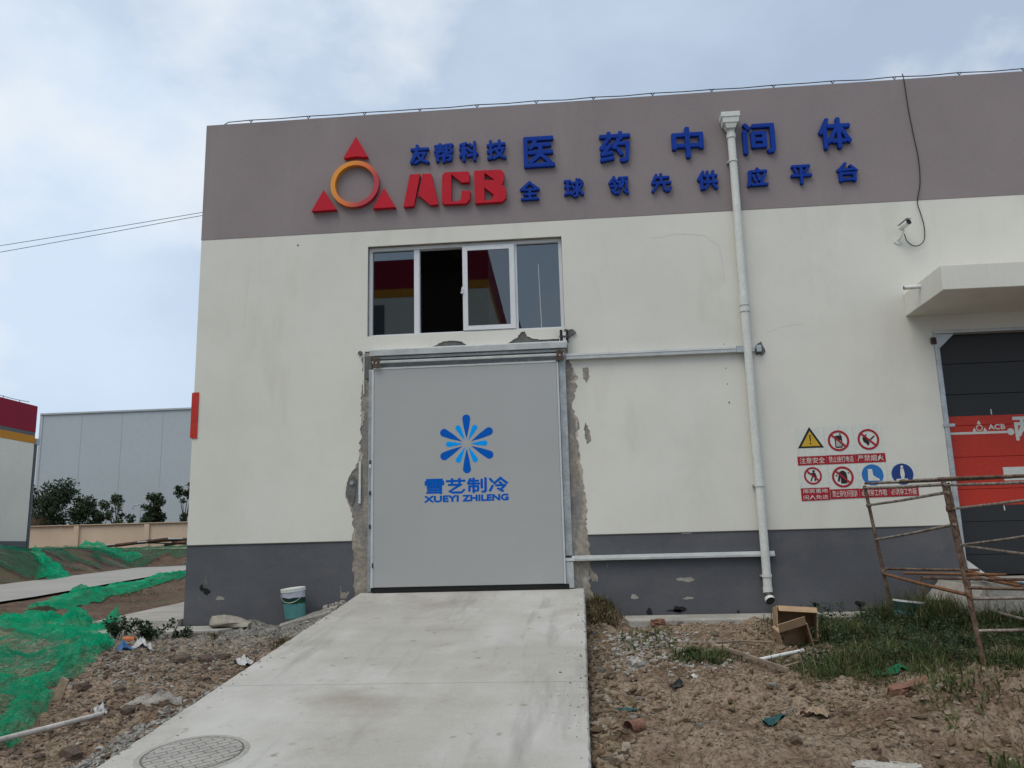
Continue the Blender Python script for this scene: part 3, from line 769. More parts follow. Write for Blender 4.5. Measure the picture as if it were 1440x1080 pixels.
g.add([(sx0+0.07, 0.057, zz0), (sx1-0.07, 0.064, zz0), (sx1-0.07, 0.060, zz1), (sx0+0.07, 0.053, zz1)], [(0, 1, 2, 3)])
build('pane', g, 'glass', W)
build('handle', MB().box(-1.545, -1.528, 0.022, 0.044, 4.38, 4.47).box(-1.56, -1.546, 0.022, 0.04, 4.385, 4.40), 'upvc', W)
build('sill', MB().box(x0+0.002, x1-0.002, 0.003, 0.075, z0-0.002, z0+0.012), 'plaster', W)
build('film_tear', MB().tube([(-0.47, 0.112, z1-0.35), (-0.46, 0.110, z1-0.75), (-0.45, 0.112, z0+0.06)], 0.004, 5), 'vinyl_white', W)

# sliding insulated door
D = empty('sliding_door', (-1.49, -0.06, 0.38), parent=B); D['label'] = 'large pale grey insulated sliding door with blue logo'
YF = -0.10
build('panel', MB().box(-2.742, -0.262, YF, -0.015, 0.428, 3.315), 'door_panel', D, bevel=0.006)
build('edge_trim', MB().box(-2.775, -2.743, YF-0.006, -0.015, 0.425, 3.32), 'door_edge', D, bevel=0.004)
build('edge_trim', MB().box(-0.261, -0.235, YF-0.006, -0.015, 0.425, 3.32), 'door_edge', D, bevel=0.004)
build('edge_trim', MB().box(-2.742, -0.262, YF-0.006, -0.015, 3.316, 3.342), 'rail_white', D, bevel=0.004)
build('bottom_seal', MB().box(-2.755, -0.20, YF+0.012, -0.02, 0.325, 0.424), 'dark_gap', D)
build('bracket', MB().box(-2.752, -2.743, YF-0.02, YF, 0.68, 0.74), 'black', D)
for zb in (1.18, 1.62, 1.98, 2.03): build('latch', MB().box(-2.80, -2.772, YF-0.016, YF+0.02, zb, zb+0.055), 'steel_dark' if zb != 1.98 else 'rail_white', D)
# logo on the door: six dark and six light drops
lc = (-1.488, 2.262)
def drop(ang, r0, r1, wr):
    pts = []
    cx = r1-wr
    for k in range(13):
        t = -math.pi/2+math.pi*k/12
        pts.append((cx+wr*math.cos(t), wr*math.sin(t)))
    pts += [(cx-(cx-r0)*0.45, wr*0.66), (r0, 0.0), (cx-(cx-r0)*0.45, -wr*0.66)]
    ca, sa = math.cos(ang), math.sin(ang)
    return [(lc[0]+a*ca-b*sa, lc[1]+a*sa+b*ca) for a, b in pts]
for k in range(6):
    build('logo_drop', fill(drop(R(90+60*k if k % 3 == 0 else [0, 152.5, 207.5, 0, 332.5, 27.5][k]), 0.066, 0.392, 0.054), [], YF-0.002, YF-0.0005), 'decal_blue', D)
    build('logo_drop', fill(drop(R([0, 62.5, 117.5, 180, 242.5, 297.5][k]), 0.05, 0.278, 0.037), [], YF-0.002, YF-0.0005), 'decal_light', D)
for k, ch in enumerate('雪艺制冷'):
    xa = -2.055+k*0.2825
    build('logo_character', glyph(ch, xa, xa+0.262, 1.608, 1.812, YF-0.002, 0.0015, 0.035), 'decal_blue', D)
build('logo_lettering', glyph('XUEYI', -2.062, -1.602, 1.500, 1.590, YF-0.002, 0.0015, 0.075, 4), 'decal_blue', D)
build('logo_lettering', glyph('ZHILENG', -1.555, -0.945, 1.500, 1.590, YF-0.002, 0.0015, 0.075, 4), 'decal_blue', D)

F = empty('door_frame', (-1.49, -0.03, 0.36), parent=B)
build('post', MB().box(-0.232, -0.142, -0.06, 0.008, 0.775, 3.335), 'galv', F, bevel=0.004)
build('post', MB().box(-0.232, -0.135, -0.075, 0.006, 0.37, 0.70), 'alu', F, bevel=0.004)
build('clamp', MB().box(-0.25, -0.115, -0.085, 0.006, 0.705, 0.745), 'rail_white', F, bevel=0.004)
build('post', MB().box(-2.83, -2.779, -0.05, 0.008, 0.37, 3.33), 'galv', F, bevel=0.004)
build('cover_plate', MB().box(-2.965, -2.935, -0.025, -0.002, 1.52, 2.08), 'rail_white', F, bevel=0.003)
build('cover_plate', MB().box(-2.915, -2.90, -0.02, -0.002, 3.0, 3.55), 'rail_white', F, bevel=0.003)
build('mortar_fill', MB().box(-2.898, -2.80, -0.014, 0.006, 3.22, 3.53), 'mortar', F)

T = empty('door_track', (-1.49, -0.1, 3.4), parent=B)
build('cover_strip', MB().box(-2.80, -0.105, -0.13, 0.0, 3.535, 3.60), 'rail_white', T, bevel=0.004)
build('cover_lip', MB().box(-2.795, -0.11, -0.15, -0.131, 3.50, 3.585), 'alu', T, bevel=0.004)
m = MB(); m.box(-2.76, -0.15, -0.105, -0.075, 3.46, 3.50); build('rail', m, 'galv', T, bevel=0.004)
build('rail', MB().box(-2.76, -0.15, -0.145, -0.08, 3.395, 3.43), 'alu', T, bevel=0.004)
build('rail_back', MB().box(-2.78, -0.13, -0.012, -0.002, 3.345, 3.534), 'galv', T)
build('rail', MB().box(-0.13, 2.36, -0.075, -0.015, 3.352, 3.425), 'alu', T, bevel=0.008)
build('rail_lip', MB().box(-0.13, 2.36, -0.082, -0.0755, 3.40, 3.432), 'rail_white', T, bevel=0.002)
build('rail_end', MB().box(2.12, 2.24, -0.088, -0.012, 3.348, 3.44), 'galv', T, bevel=0.004)
build('rail_end', MB().box(2.385, 2.45, -0.07, -0.01, 3.35, 3.44), 'galv', T, bevel=0.004)
for xc in (-2.70, -0.21):
    build('roller', MB().lathe((xc, -0.12, 3.43), [(0.0001, -0.03), (0.045, -0.03), (0.045, 0.03), (0.0001, 0.03)], 16, Matrix.Rotation(R(90), 3, 'X')), 'rust_brown', T, smooth=True)
    build('hanger', MB().box(xc-0.045, xc+0.045, -0.155, -0.147, 3.33, 3.47), 'rust_brown', T, bevel=0.003)
    build('hanger_bolt', MB().lathe((xc, -0.158, 3.40), [(0.014, -0.006), (0.014, 0.006)], 6, Matrix.Rotation(R(90), 3, 'X')), 'galv', T)
build('limit_switch', MB().box(-0.20, -0.165, -0.11, -0.05, 3.59, 3.76).box(-0.115, -0.085, -0.11, -0.05, 3.59, 3.75), 'black', T, bevel=0.003)
build('switch_body', MB().box(-0.162, -0.118, -0.10, -0.04, 3.605, 3.73), 'white_pvc', T, bevel=0.004)
build('switch_bar', MB().box(-0.21, -0.06, -0.118, -0.111, 3.655, 3.675), 'steel_dark', T)
build('guide_rail', MB().box(-0.155, 2.40, -0.06, -0.002, 0.715, 0.77), 'rail_white', T, bevel=0.004)
build('guide_rail_lip', MB().box(-0.155, 2.40, -0.075, -0.0605, 0.705, 0.735), 'alu', T, bevel=0.003)

def blob(c, rx, rz, seed, d=0.02, n=22):
    rd = random.Random(seed); ph = [rd.random()*6.3 for _ in range(4)]
    pts = [(c[0]+rx*math.cos(t)*(1+0.16*math.sin(2*t+ph[0])+0.13*math.sin(3*t+ph[1])+0.10*math.sin(5*t+ph[2])+0.06*math.sin(9*t+ph[3])),
            c[1]+rz*math.sin(t)*(1+0.16*math.sin(2*t+ph[0])+0.13*math.sin(3*t+ph[1])+0.10*math.sin(5*t+ph[2])+0.06*math.sin(9*t+ph[3]))) for t in [2*math.pi*k/n for k in range(n)]]
    return fill(pts, [], -d, 0.001)
build('mortar_patch', blob((2.44, 3.395), 0.055, 0.10, 3, 0.012), 'mortar', B)
build('mortar_patch', blob((-0.075, 3.735), 0.07, 0.06, 4, 0.03), 'mortar', B)
build('mortar_patch', blob((-3.07, 1.70), 0.075, 0.16, 6, 0.010), 'mortar', B)
build('bolt', disc(-2.961, 3.58, 0.03, -0.03, 0.001, 14), 'mortar', B)
build('bolt', MB().lathe((-3.06, -0.02, 1.80), [(0.03, -0.025), (0.03, 0.02)], 10, Matrix.Rotation(R(90), 3, 'X')), 'galv', B)
# drill holes and sockets in the walls
for x, z, w, h in ((-3.888, 5.207, 0.028, 0.028), (1.979, 3.486, 0.012, 0.02), (1.983, 3.156, 0.012, 0.02), (1.986, 2.944, 0.012, 0.022), (1.99, 2.696, 0.02, 0.028)):
    build('drill_hole', disc(x, z, w/2, -0.0018, 0.002, 10, h/2), 'mortar', B)
for x, z, w, h in ((-5.021, 0.425, 0.10, 0.085), (0.80, 0.055, 0.06, 0.10), (1.129, 0.06, 0.20, 0.03), (1.129+0.05, 0.075, 0.14, 0.09), (1.906, 0.03, 0.03, 0.05), (2.861, 0.10, 0.08, 0.05), (2.861, 0.06, 0.025, 0.10), (3.404, 0.10, 0.12, 0.07), (3.40, 0.05, 0.04, 0.09)):
    build('wall_hole', blob((x, z), w/2, h/2, int(x*100), -0.0045), 'black', B)
build('scuff', blob((-5.03, 0.56), 0.025, 0.055, 12, -0.0035), 'mortar', B)
build('scuff', blob((-5.09, 0.47), 0.02, 0.05, 13, -0.0030), 'black', B)
for x, z, rx, rz in ((1.28, 0.44, 0.10, 0.03), (1.30, 0.21, 0.06, 0.018), (0.62, 0.24, 0.04, 0.035), (-4.83, 0.33, 0.05, 0.03), (1.33, 1.02, 0.06, 0.012)):
    build('scuff', blob((x, z), rx, rz, int(x*77), -0.0055), 'concrete_old', B)
# hairline plaster cracks
def crack(pts, w, seed):
    pts = jag(pts, 0.006, 0.05, seed)
    m = MB()
    for (a, b), (c, d) in zip(pts, pts[1:]):
        dx, dz = c-a, d-b; l = math.hypot(dx, dz) or 1; nx, nz = -dz/l*w, dx/l*w
        m.add([(a-nx, -0.0012, b-nz), (c-nx, -0.0012, d-nz), (c+nx, -0.0012, d+nz), (a+nx, -0.0012, b+nz)], [(0, 1, 2, 3)])
    return m
build('crack', crack([(1.10, 5.02), (1.45, 5.07), (1.82, 5.03), (2.02, 4.86), (2.04, 4.55), (2.06, 4.35)], 0.0013, 71), 'scratch_coat', B)
build('crack', crack([(2.55, 3.62), (2.75, 3.69), (3.05, 3.72)], 0.0012, 72), 'scratch_coat', B)
build('crack', crack([(-4.63, 4.0), (-4.62, 4.4), (-4.60, 4.9)], 0.001, 73), 'scratch_coat', B)
build('crack', crack([(5.05, 4.15), (5.22, 4.155)], 0.003, 74), 'mortar', B)
build('shadow_strip', MB().box(BX0, -3.055, -0.006, 0.0, 1.026, 1.036), 'groove', B)  # dark strip painting in the shadow line of the groove above the plinth
build('shadow_strip', MB().box(0.07, 4.3, -0.004, 0.0, 1.026, 1.034), 'groove', B)  # same painted shadow line, right of the sliding door

# rainwater downpipe
P = empty('downpipe', (2.27, -0.09, 0.2), parent=B)
py = -0.085
def XP(z): return 2.272+0.004*math.sin(z*1.3)
build('pipe', MB().tube([(XP(z), py, z) for z in np.linspace(0.30, 6.56, 30)], 0.054, 16), 'pipe', P, smooth=True)
hp = MB()
def frus(mb_, x, y, z0, z1, wx0, wy0, wx1, wy1):
    mb_.add([(x-wx0, y-wy0, z0), (x+wx0, y-wy0, z0), (x+wx0, y+wy0, z0), (x-wx0, y+wy0, z0), (x-wx1, y-wy1, z1), (x+wx1, y-wy1, z1), (x+wx1, y+wy1, z1), (x-wx1, y+wy1, z1)],
            [(0, 3, 2, 1), (4, 5, 6, 7), (0, 1, 5, 4), (1, 2, 6, 5), (2, 3, 7, 6), (3, 0, 4, 7)])
frus(hp, 2.27, -0.11, 6.51, 6.58, 0.06, 0.06, 0.085, 0.075)
frus(hp, 2.27, -0.11, 6.581, 6.66, 0.105, 0.085, 0.115, 0.09)
frus(hp, 2.27, -0.11, 6.661, 6.735, 0.125, 0.10, 0.13, 0.10)
build('hopper', hp, 'pipe', P, bevel=0.006)
build('outlet', MB().tube([(2.27, -0.05, 6.74), (2.27, 0.02, 6.78)], 0.05, 12), 'black', P)
for zc, hh in ((6.42, 0.03), (4.05, 0.07), (3.93, 0.035), (1.60, 0.02), (0.47, 0.018), (6.05, 0.012)):
    build('coupling', MB().lathe((XP(zc), py, zc), [(0.058, -hh), (0.064, -hh), (0.064, hh), (0.058, hh)], 18, None, False), 'pipe', P, smooth=True)
for zc in (6.05, 1.60, 0.47):
    build('bracket', MB().box(2.20, 2.34, py+0.02, 0.004, zc-0.012, zc+0.012), 'galv', P)
build('shoe', MB().tube([(2.272, py, 0.33), (2.272, py-0.005, 0.26), (2.275, py-0.035, 0.20), (2.28, py-0.085, 0.165)], 0.060, 16, False), 'pipe', P, smooth=True)
build('shoe_mouth', MB().tube([(2.279, py-0.078, 0.170), (2.28, py-0.083, 0.167)], 0.056, 16), 'black', P)

# canopy over the roller door
K = empty('canopy', (6.5, -0.6, 3.756), parent=B)
build('slab', MB().box(4.36, 9.2, -1.17, -0.001, 3.756, 4.06), 'plaster', K, bevel=0.008)
build('drain_spout', MB().tube([(4.16, -0.55, 3.985), (4.37, -0.55, 3.99)], 0.027, 12), 'white_pvc', K, smooth=True)
build('spout_mouth', MB().tube([(4.158, -0.55, 3.985), (4.162, -0.55, 3.985)], 0.022, 12), 'dark_gap', K)

# red and black sectional door
G = empty('sectional_door', (6.48, 0.14, 0.4), parent=B); G['label'] = 'dark sectional door with a broad red band'
zs = [0.41]
z = 0.658
while z < 3.5: zs.append(z); z += 0.4098
zs.append(3.546)
for a, b in zip(zs, zs[1:]):
    build('panel', MB().box(4.72, 8.25, 0.14, 0.19, a+0.002, b-0.002), 'roller', G, loc=(6.48, 0.14, 0.0), bevel=0.004)
build('backing', MB().box(4.70, 8.27, 0.191, 0.20, 0.405, 3.54), 'dark_gap', G)
for xa in (4.672, 8.24): build('jamb', MB().box(xa, xa+0.058, -0.01, 0.125, 0.40, 3.50), 'galv', G, bevel=0.004)
build('jamb', MB().box(4.732, 4.752, 0.03, 0.132, 0.40, 3.46), 'galv', G, bevel=0.003)
build('head', MB().box(4.672, 8.298, -0.012, 0.12, 3.502, 3.545), 'alu', G, bevel=0.004)
m = MB(); m.add([(4.735, 0.02, 3.30), (4.95, 0.02, 3.50), (4.735, 0.02, 3.50), (4.735, 0.06, 3.30), (4.95, 0.06, 3.50), (4.735, 0.06, 3.50)], [(0, 1, 2), (3, 5, 4), (0, 3, 4, 1), (0, 2, 5, 3), (1, 4, 5, 2)])
build('corner_plate', m, 'galv', G)
m = MB(); m.add([(4.755, 0.03, 0.405), (4.99, 0.03, 0.405), (4.755, 0.03, 0.60), (4.755, 0.05, 0.405), (4.99, 0.05, 0.405), (4.755, 0.05, 0.60)], [(0, 1, 2), (3, 5, 4), (0, 3, 4, 1), (0, 2, 5, 3), (1, 4, 5, 2)])
build('corner_plate', m, 'rail_white', G)
build('hinge', MB().box(4.655, 4.80, -0.02, -0.011, 2.27, 2.31), 'galv', G, bevel=0.003)
build('hinge', MB().box(4.63, 4.70, -0.03, -0.011, 3.36, 3.45), 'rust_brown', G, bevel=0.003)
yd = 0.1375
build('print_line', MB().box(4.76, 5.52, yd, yd+0.001, 2.182, 2.212), 'vinyl_white', G)
build('print_dot', disc(5.545, 2.197, 0.045, yd-0.001, yd), 'vinyl_white', G)
build('print_emblem', annulus(5.165, 2.262, 0.042, 0.030, yd, yd+0.001, 24), 'vinyl_white', G)
for cx, cz in ((5.165, 2.332), (5.10, 2.235), (5.23, 2.235)):
    build('print_emblem', fill([(cx-0.026, cz-0.02), (cx+0.026, cz-0.02), (cx, cz+0.03)], [], yd, yd+0.001), 'vinyl_white', G)
build('print_lettering', glyph('ACB', 5.275, 5.485, 2.232, 2.302, yd, 0.001, 0.04, 4), 'vinyl_white', G)
build('print_character', glyph('两', 5.585, 5.90, 2.08, 2.39, yd, 0.001, 0.03), 'vinyl_white', G)
build('notice', MB().box(5.385, 5.95, yd-0.001, yd+0.001, 1.575, 1.745), 'vinyl_white', G)
build('peep_light', MB().box(5.33, 5.345, yd-0.001, yd, 2.43, 2.50), 'vinyl_white', G)
build('peep_light', MB().box(5.33, 5.345, yd-0.001, yd, 1.20, 1.26), 'vinyl_white', G)

# lightning conductor along the parapet
LC = empty('lightning_conductor', (0, 0.12, 7.16), parent=B)
ly = 0.12
wire = [(-5.10, ly, 7.165), (-5.12, ly, 7.22), (-5.05, ly, 7.262)]
sxs = [-4.70, -3.82, -2.97, -2.14, -1.29, -0.42, 0.41, 1.26, 2.10, 2.97, 3.79, 4.64, 5.52, 6.38, 7.24]
wr = random.Random(5)
for k, xx in enumerate(sxs):
    wire += [(xx, ly, 7.272+wr.uniform(-0.004, 0.004)), (xx+0.43, ly, 7.262+wr.uniform(-0.006, 0.006))]
build('wire', MB().tube(wire, 0.007, 6), 'steel_dark', LC)
for xx in sxs:
    build('support', MB().tube([(xx, ly, 7.155), (xx, ly, 7.235)], 0.009, 6).tube([(xx-0.028, ly, 7.276), (xx, ly, 7.235), (xx+0.028, ly, 7.276)], 0.008, 6), 'steel_dark', LC)
build('coping', MB().box(BX0+0.002, BX1-0.002, 0.022, 0.258, 7.156, 7.163), 'band', B)
#@@THINGS
# ================================================================== raised signs on the parapet band
def bring(pts, y): # measured on the wall plane, moved to where the letter faces stand
    s = (11.0+y)/11.0
    return [(x*s, 0.92+(z-0.92)*s) for x, z in pts]
SG = empty('emblem_sign', (-3.07, -0.01, 5.71), 'raised emblem of an orange ring between three red triangles', 'sign')
yf = -0.085
arc = [(-3.068+0.42*math.cos(R(a)), 6.10+0.42*math.sin(R(a))) for a in range(66, 115, 8)]
for tri in ([(-2.885, 6.507)]+[(-3.06, 6.832)]+[(-3.242, 6.509)]+arc[::-1][1:-1], [(-3.529, 6.031), (-3.701, 5.714), (-3.336, 5.720)], [(-2.642, 6.008), (-2.806, 5.703), (-2.475, 5.705)]):
    build('triangle', fill(bring(tri, yf), [], yf, -0.006), 'red', SG)
rc = bring([(-3.072, 6.098)], yf)[0]
build('ring', annulus(rc[0], rc[1], 0.353, 0.287, yf, -0.006, 56), 'ring', SG, loc=(rc[0], yf, rc[1]))
AC = empty('lettering_sign', (-1.6, -0.01, 5.66), 'large raised red letters ACB beside the ring emblem', 'sign')
A1 = [(-2.25, 6.15), (-2.102, 6.148), (-2.194, 5.669), (-2.342, 5.664)]
A2 = [(-2.079, 6.148), (-1.942, 6.142), (-1.846, 5.672), (-1.952, 5.669), (-2.13, 5.827), (-2.07, 6.099)]
C_ = [(-1.745, 6.151), (-1.412, 6.143), (-1.394, 6.118), (-1.397, 5.979), (-1.509, 5.982), (-1.652, 6.116), (-1.657, 5.701), (-1.567, 5.7), (-1.513, 5.741), (-1.511, 5.855), (-1.387, 5.852), (-1.394, 5.722), (-1.446, 5.664), (-1.75, 5.666), (-1.792, 5.699), (-1.784, 6.11)]
B_ = [(-1.325, 6.147), (-0.944, 6.139), (-0.9, 6.084), (-0.907, 5.977), (-0.938, 5.912), (-0.879, 5.844), (-0.882, 5.714), (-0.933, 5.658), (-1.322, 5.655)]
Bh = [[(-1.18, 6.109), (-1.037, 5.992), (-1.183, 5.994)], [(-1.185, 5.887), (-1.051, 5.767), (-1.092, 5.692), (-1.188, 5.686)]]
ma = fill(A1, [], -0.08, -0.006); mb2 = fill(A2, [], -0.08, -0.006); ma.add(mb2.v, mb2.f)
build('letter', ma, 'red', AC); build('letter', fill(C_, [], -0.08, -0.006), 'red', AC); build('letter', fill(B_, Bh, -0.08, -0.006), 'red', AC)
def char_sign(label, chars, xs, zc, w, h, bold, y, d):
    e = empty('character_sign', (sum(xs)/len(xs), -0.01, zc-h/2), label, 'sign', 'raised blue character signs on the parapet')
    for ch, xc in zip(chars, xs):
        build('character', glyph(ch, xc-w/2, xc+w/2, zc-h/2, zc+h/2, y, d, bold), 'blue', e)
char_sign('four small raised blue characters 友帮科技 above the red letters', '友帮科技', [-2.113, -1.763, -1.403, -1.005], 6.462, 0.285, 0.305, 0.034, -0.06, 0.055)
char_sign('five large raised blue characters 医药中间体, widely spaced', '医药中间体', [-0.399, 0.674, 1.682, 2.657, 3.688], 6.388, 0.44, 0.465, 0.026, -0.065, 0.06)
char_sign('eight small raised blue characters 全球领先供应平台 in the lower row', '全球领先供应平台', [-0.547, 0.072, 0.695, 1.284, 1.917, 2.593, 3.186, 3.803], 5.812, 0.285, 0.285, 0.030, -0.06, 0.055)

# ================================================================== camera on the wall with its loose cable
CC = empty('security_camera', (4.40, -0.005, 4.80), 'white security camera with black front high on the wall', 'camera')
build('bracket', MB().lathe((4.37, -0.012, 4.80), [(0.045, -0.01), (0.045, 0.01)], 16, Matrix.Rotation(R(90), 3, 'X')).tube([(4.37, -0.02, 4.80), (4.395, -0.10, 4.84), (4.41, -0.14, 4.905)], 0.018, 10), 'white_pvc', CC, smooth=True)
cm = Matrix.Rotation(R(20), 3, 'Z') @ Matrix.Rotation(R(78), 3, 'X')
build('housing', MB().lathe((4.415, -0.17, 4.955), [(0.030, -0.08), (0.040, -0.075), (0.040, 0.075), (0.036, 0.08)], 18, cm), 'white_pvc', CC, smooth=True)
build('lens_front', MB().lathe((4.415, -0.17, 4.955), [(0.038, 0.0805), (0.038, 0.088), (0.02, 0.092)], 18, cm), 'black', CC, smooth=True)
m = MB(); m.obox(Vector((4.415, -0.18, 5.002)), 0.043, 0.10, 0.004, Matrix.Rotation(R(20), 3, 'Z') @ Matrix.Rotation(R(-12), 3, 'X'))
build('sun_shield', m, 'white_pvc', CC)
pts = [(4.75, 0.10, 7.27), (4.70, 0.0, 7.24), (4.705, -0.018, 7.15), (4.715, -0.02, 6.7), (4.74, -0.02, 6.3), (4.765, -0.02, 5.95), (4.745, -0.02, 5.6), (4.68, -0.02, 5.34), (4.70, -0.022, 5.18), (4.725, -0.025, 4.98), (4.705, -0.03, 4.80), (4.64, -0.03, 4.72), (4.55, -0.03, 4.715), (4.47, -0.05, 4.78), (4.43, -0.10, 4.86)]
def smooth_path(p, n=6):
    p = [Vector(q) for q in p]; out = []
    for i in range(len(p)-1):
        p0, p1, p2, p3 = p[max(i-1, 0)], p[i], p[i+1], p[min(i+2, len(p)-1)]
        for k in range(n):
            t = k/n
            out.append(0.5*((2*p1)+(p2-p0)*t+(2*p0-5*p1+4*p2-p3)*t*t+(3*p1-p0-3*p2+p3)*t**3))
    return out+[p[-1]]
tag(build('camera_cable', MB().tube(smooth_path(pts), 0.0065, 6), 'cable', loc=(4.7, -0.02, 4.7)), 'thin black cable hanging from the roof edge to the security camera', 'cable')

# red wrap on the corner of the building
m = MB(); m.box(-5.345, -5.325, -0.012, 0.16, 2.49, 3.12).box(-5.3245, -5.245, -0.012, -0.003, 2.48, 3.125)
tag(build('red_corner_plate', m, 'red_dark', loc=(-5.3, 0, 2.48)), 'red painted plate wrapped round the left corner of the building', 'plate')

# ================================================================== safety notices
def ring_slash(e, cx, cz, r):
    build('red_ring', annulus(cx, cz, r, r*0.80, -0.0075, -0.006, 32), 'vinyl_red', e)
    c = math.cos(R(-42)); s_ = math.sin(R(-42)); w = r*0.09; l = r*0.85
    q = [(cx+a*c-b*s_, cz+a*s_+b*c) for a, b in ((-l, -w), (l, -w), (l, w), (-l, w))]
    build('slash', fill(q, [], -0.0090, -0.0078), 'vinyl_red', e)
def ico(e, cx, cz, r, polys, mat='vinyl_black', y=-0.0055):
    for i, p in enumerate(polys):
        build('pictogram', fill([(cx+a*r, cz+b*r) for a, b in p], [], y-0.0008-0.00002*i, y), mat, e)
def circ(cx, cy, r, n=14): return [(cx+r*math.cos(2*math.pi*k/n), cy+r*math.sin(2*math.pi*k/n)) for k in range(n)]
def notice(label, bx, cx, cz, strip, rows, kind):
    e = empty('safety_sign', (cx, 0, strip[2]), label, 'safety sign', 'safety signs on the wall left of the sectional door')
    build('board', MB().box(bx[0], bx[1], -0.0030, -0.0005, bx[2], bx[3]), 'vinyl_white', e)
    build('red_strip', fill([(strip[0], strip[2]), (strip[1], strip[2]+0.006), (strip[1], strip[3]+0.006), (strip[0], strip[3])], [], -0.0050, -0.0032), 'vinyl_red', e)
    n = len(rows); hh = (strip[3]-strip[2])/n
    for i, t in enumerate(rows):
        zb = strip[3]-hh*(i+1)
        build('wording', glyph(t, strip[0]+0.025, strip[1]-0.025, zb+hh*0.17+0.003, zb+hh*0.86+0.003, -0.0062, 0.001, 0.0, 1), 'vinyl_white', e)
    r = 0.135
    if kind == 'warn':
        T3 = lambda s, dz=0: [(cx-0.165*s, cz-0.095*s+dz), (cx+0.165*s, cz-0.095*s+dz), (cx, cz+0.18*s+dz)]
        build('triangle', fill(T3(1), [], -0.0045, -0.0032), 'vinyl_black', e)
        build('triangle_face', fill(T3(0.72, -0.004), [], -0.0060, -0.0046), 'vinyl_yellow', e)
        ico(e, cx, cz, 0.1, [[(-0.10, 0.75), (0.10, 0.75), (0.05, -0.15), (-0.05, -0.15)], circ(0, -0.38, 0.11)], y=-0.0062)
    elif kind == 'phone':
        ico(e, cx, cz, r, [[(-0.34, 0.42), (-0.2, 0.5), (0.14, 0.5), (0.14, 0.72), (0.24, 0.72), (0.26, 0.5), (0.34, 0.42), (0.34, -0.6), (0.25, -0.68), (-0.25, -0.68), (-0.34, -0.6)]])
        build('pictogram', fill([(cx+a*r, cz+b*r) for a, b in ((-0.24, 0.0), (0.24, 0.0), (0.24, -0.55), (-0.24, -0.55))], [], -0.0074, -0.0066), 'vinyl_white', e)
        ico(e, cx, cz, r, [rect(-0.20+0.16*i, -0.10+0.16*i, -0.16-0.16*j, -0.08-0.16*j) for i in range(3) for j in range(3)], y=-0.0076)
        ring_slash(e, cx, cz, r)
    elif kind == 'fire':
        ico(e, cx, cz, r, [[(-0.55, 0.1), (-0.42, 0.35), (-0.1, 0.55), (-0.22, 0.25), (0.0, 0.1), (0.0, -0.15), (0.1, -0.35), (-0.1, -0.62), (-0.25, -0.35), (-0.45, -0.25)], [(0.05, -0.05), (0.55, 0.38), (0.62, 0.28), (0.12, -0.16)]])
        ring_slash(e, cx, cz, r)
    elif kind == 'entry':
        r = 0.112
        ico(e, cx, cz, r, [circ(0.12, 0.5, 0.15), [(-0.1, 0.35), (0.3, 0.32), (0.42, -0.1), (0.28, -0.6), (0.12, -0.6), (0.2, -0.15), (0.0, -0.1), (-0.18, -0.62), (-0.34, -0.6), (-0.1, -0.05)], [(-0.55, 0.25), (-0.1, 0.15), (-0.1, 0.30), (-0.5, 0.42)]])
        ring_slash(e, cx, cz, r)
    elif kind == 'clothes':
        ico(e, cx, cz, r, [[(-0.3, 0.45), (-0.1, 0.58), (0.15, 0.58), (0.35, 0.4), (0.42, -0.1), (0.35, -0.62), (-0.2, -0.62), (-0.2, 0.0), (-0.35, -0.45), (-0.5, -0.4)], rect(-0.62, -0.5, 0.05, 0.2), rect(0.5, 0.6, 0.3, 0.42)])
        ring_slash(e, cx, cz, r)
    elif kind == 'boot':
        build('disc', disc(cx, cz, r, -0.0045, -0.0032), 'vinyl_blue', e)
        ico(e, cx, cz, r, [[(-0.4, 0.55), (0.0, 0.55), (0.05, -0.05), (0.35, -0.25), (0.6, -0.4), (0.6, -0.55), (-0.45, -0.55)]], 'vinyl_white', -0.0047)
    elif kind == 'suit':
        build('disc', disc(cx, cz, r, -0.0045, -0.0032), 'vinyl_navy', e)
        ico(e, cx, cz, r, [circ(0, 0.68, 0.13), [(-0.14, 0.52), (0.14, 0.52), (0.2, 0.0), (0.12, -0.5), (-0.12, -0.5), (-0.2, 0.0)], [(-0.6, -0.45), (-0.15, -0.42), (-0.15, -0.6), (-0.6, -0.6)], [(0.15, -0.42), (0.45, -0.45), (0.45, -0.6), (0.15, -0.6)]], 'vinyl_white', -0.0047)
notice('yellow warning triangle safety sign, top left of the group', (2.80, 3.16, 1.955, 2.33), 2.982, 2.155, (2.80, 3.165, 1.838, 1.950), ['注意安全'], 'warn')
notice('red ring no mobile phones sign beside the yellow triangle', (3.165, 3.525, 1.960, 2.34), 3.336, 2.142, (3.168, 3.525, 1.842, 1.954), ['禁止接打电话'], 'phone')
notice('red ring no fire sign, top right of the group', (3.53, 3.90, 1.965, 2.35), 3.711, 2.146, (3.528, 3.90, 1.846, 1.958), ['严禁烟火'], 'fire')
notice('small red ring sign with two lines of wording below', (2.80, 3.165, 1.548, 1.832), 2.973, 1.702, (2.807, 3.165, 1.385, 1.543), ['库房重地', '闲人免进'], 'entry')
notice('red ring no synthetic clothing sign in the lower row', (3.17, 3.53, 1.522, 1.836), 3.344, 1.676, (3.17, 3.53, 1.397, 1.518), ['禁止穿化纤服装'], 'clothes')
notice('light blue disc sign with a white work boot', (3.535, 3.895, 1.522, 1.840), 3.717, 1.690, (3.534, 3.895, 1.402, 1.518), ['必须穿工作鞋'], 'boot')
notice('navy blue disc sign with a white overall figure', (3.90, 4.26, 1.522, 1.845), 4.086, 1.688, (3.898, 4.26, 1.406, 1.520), ['必须穿工作服'], 'suit')

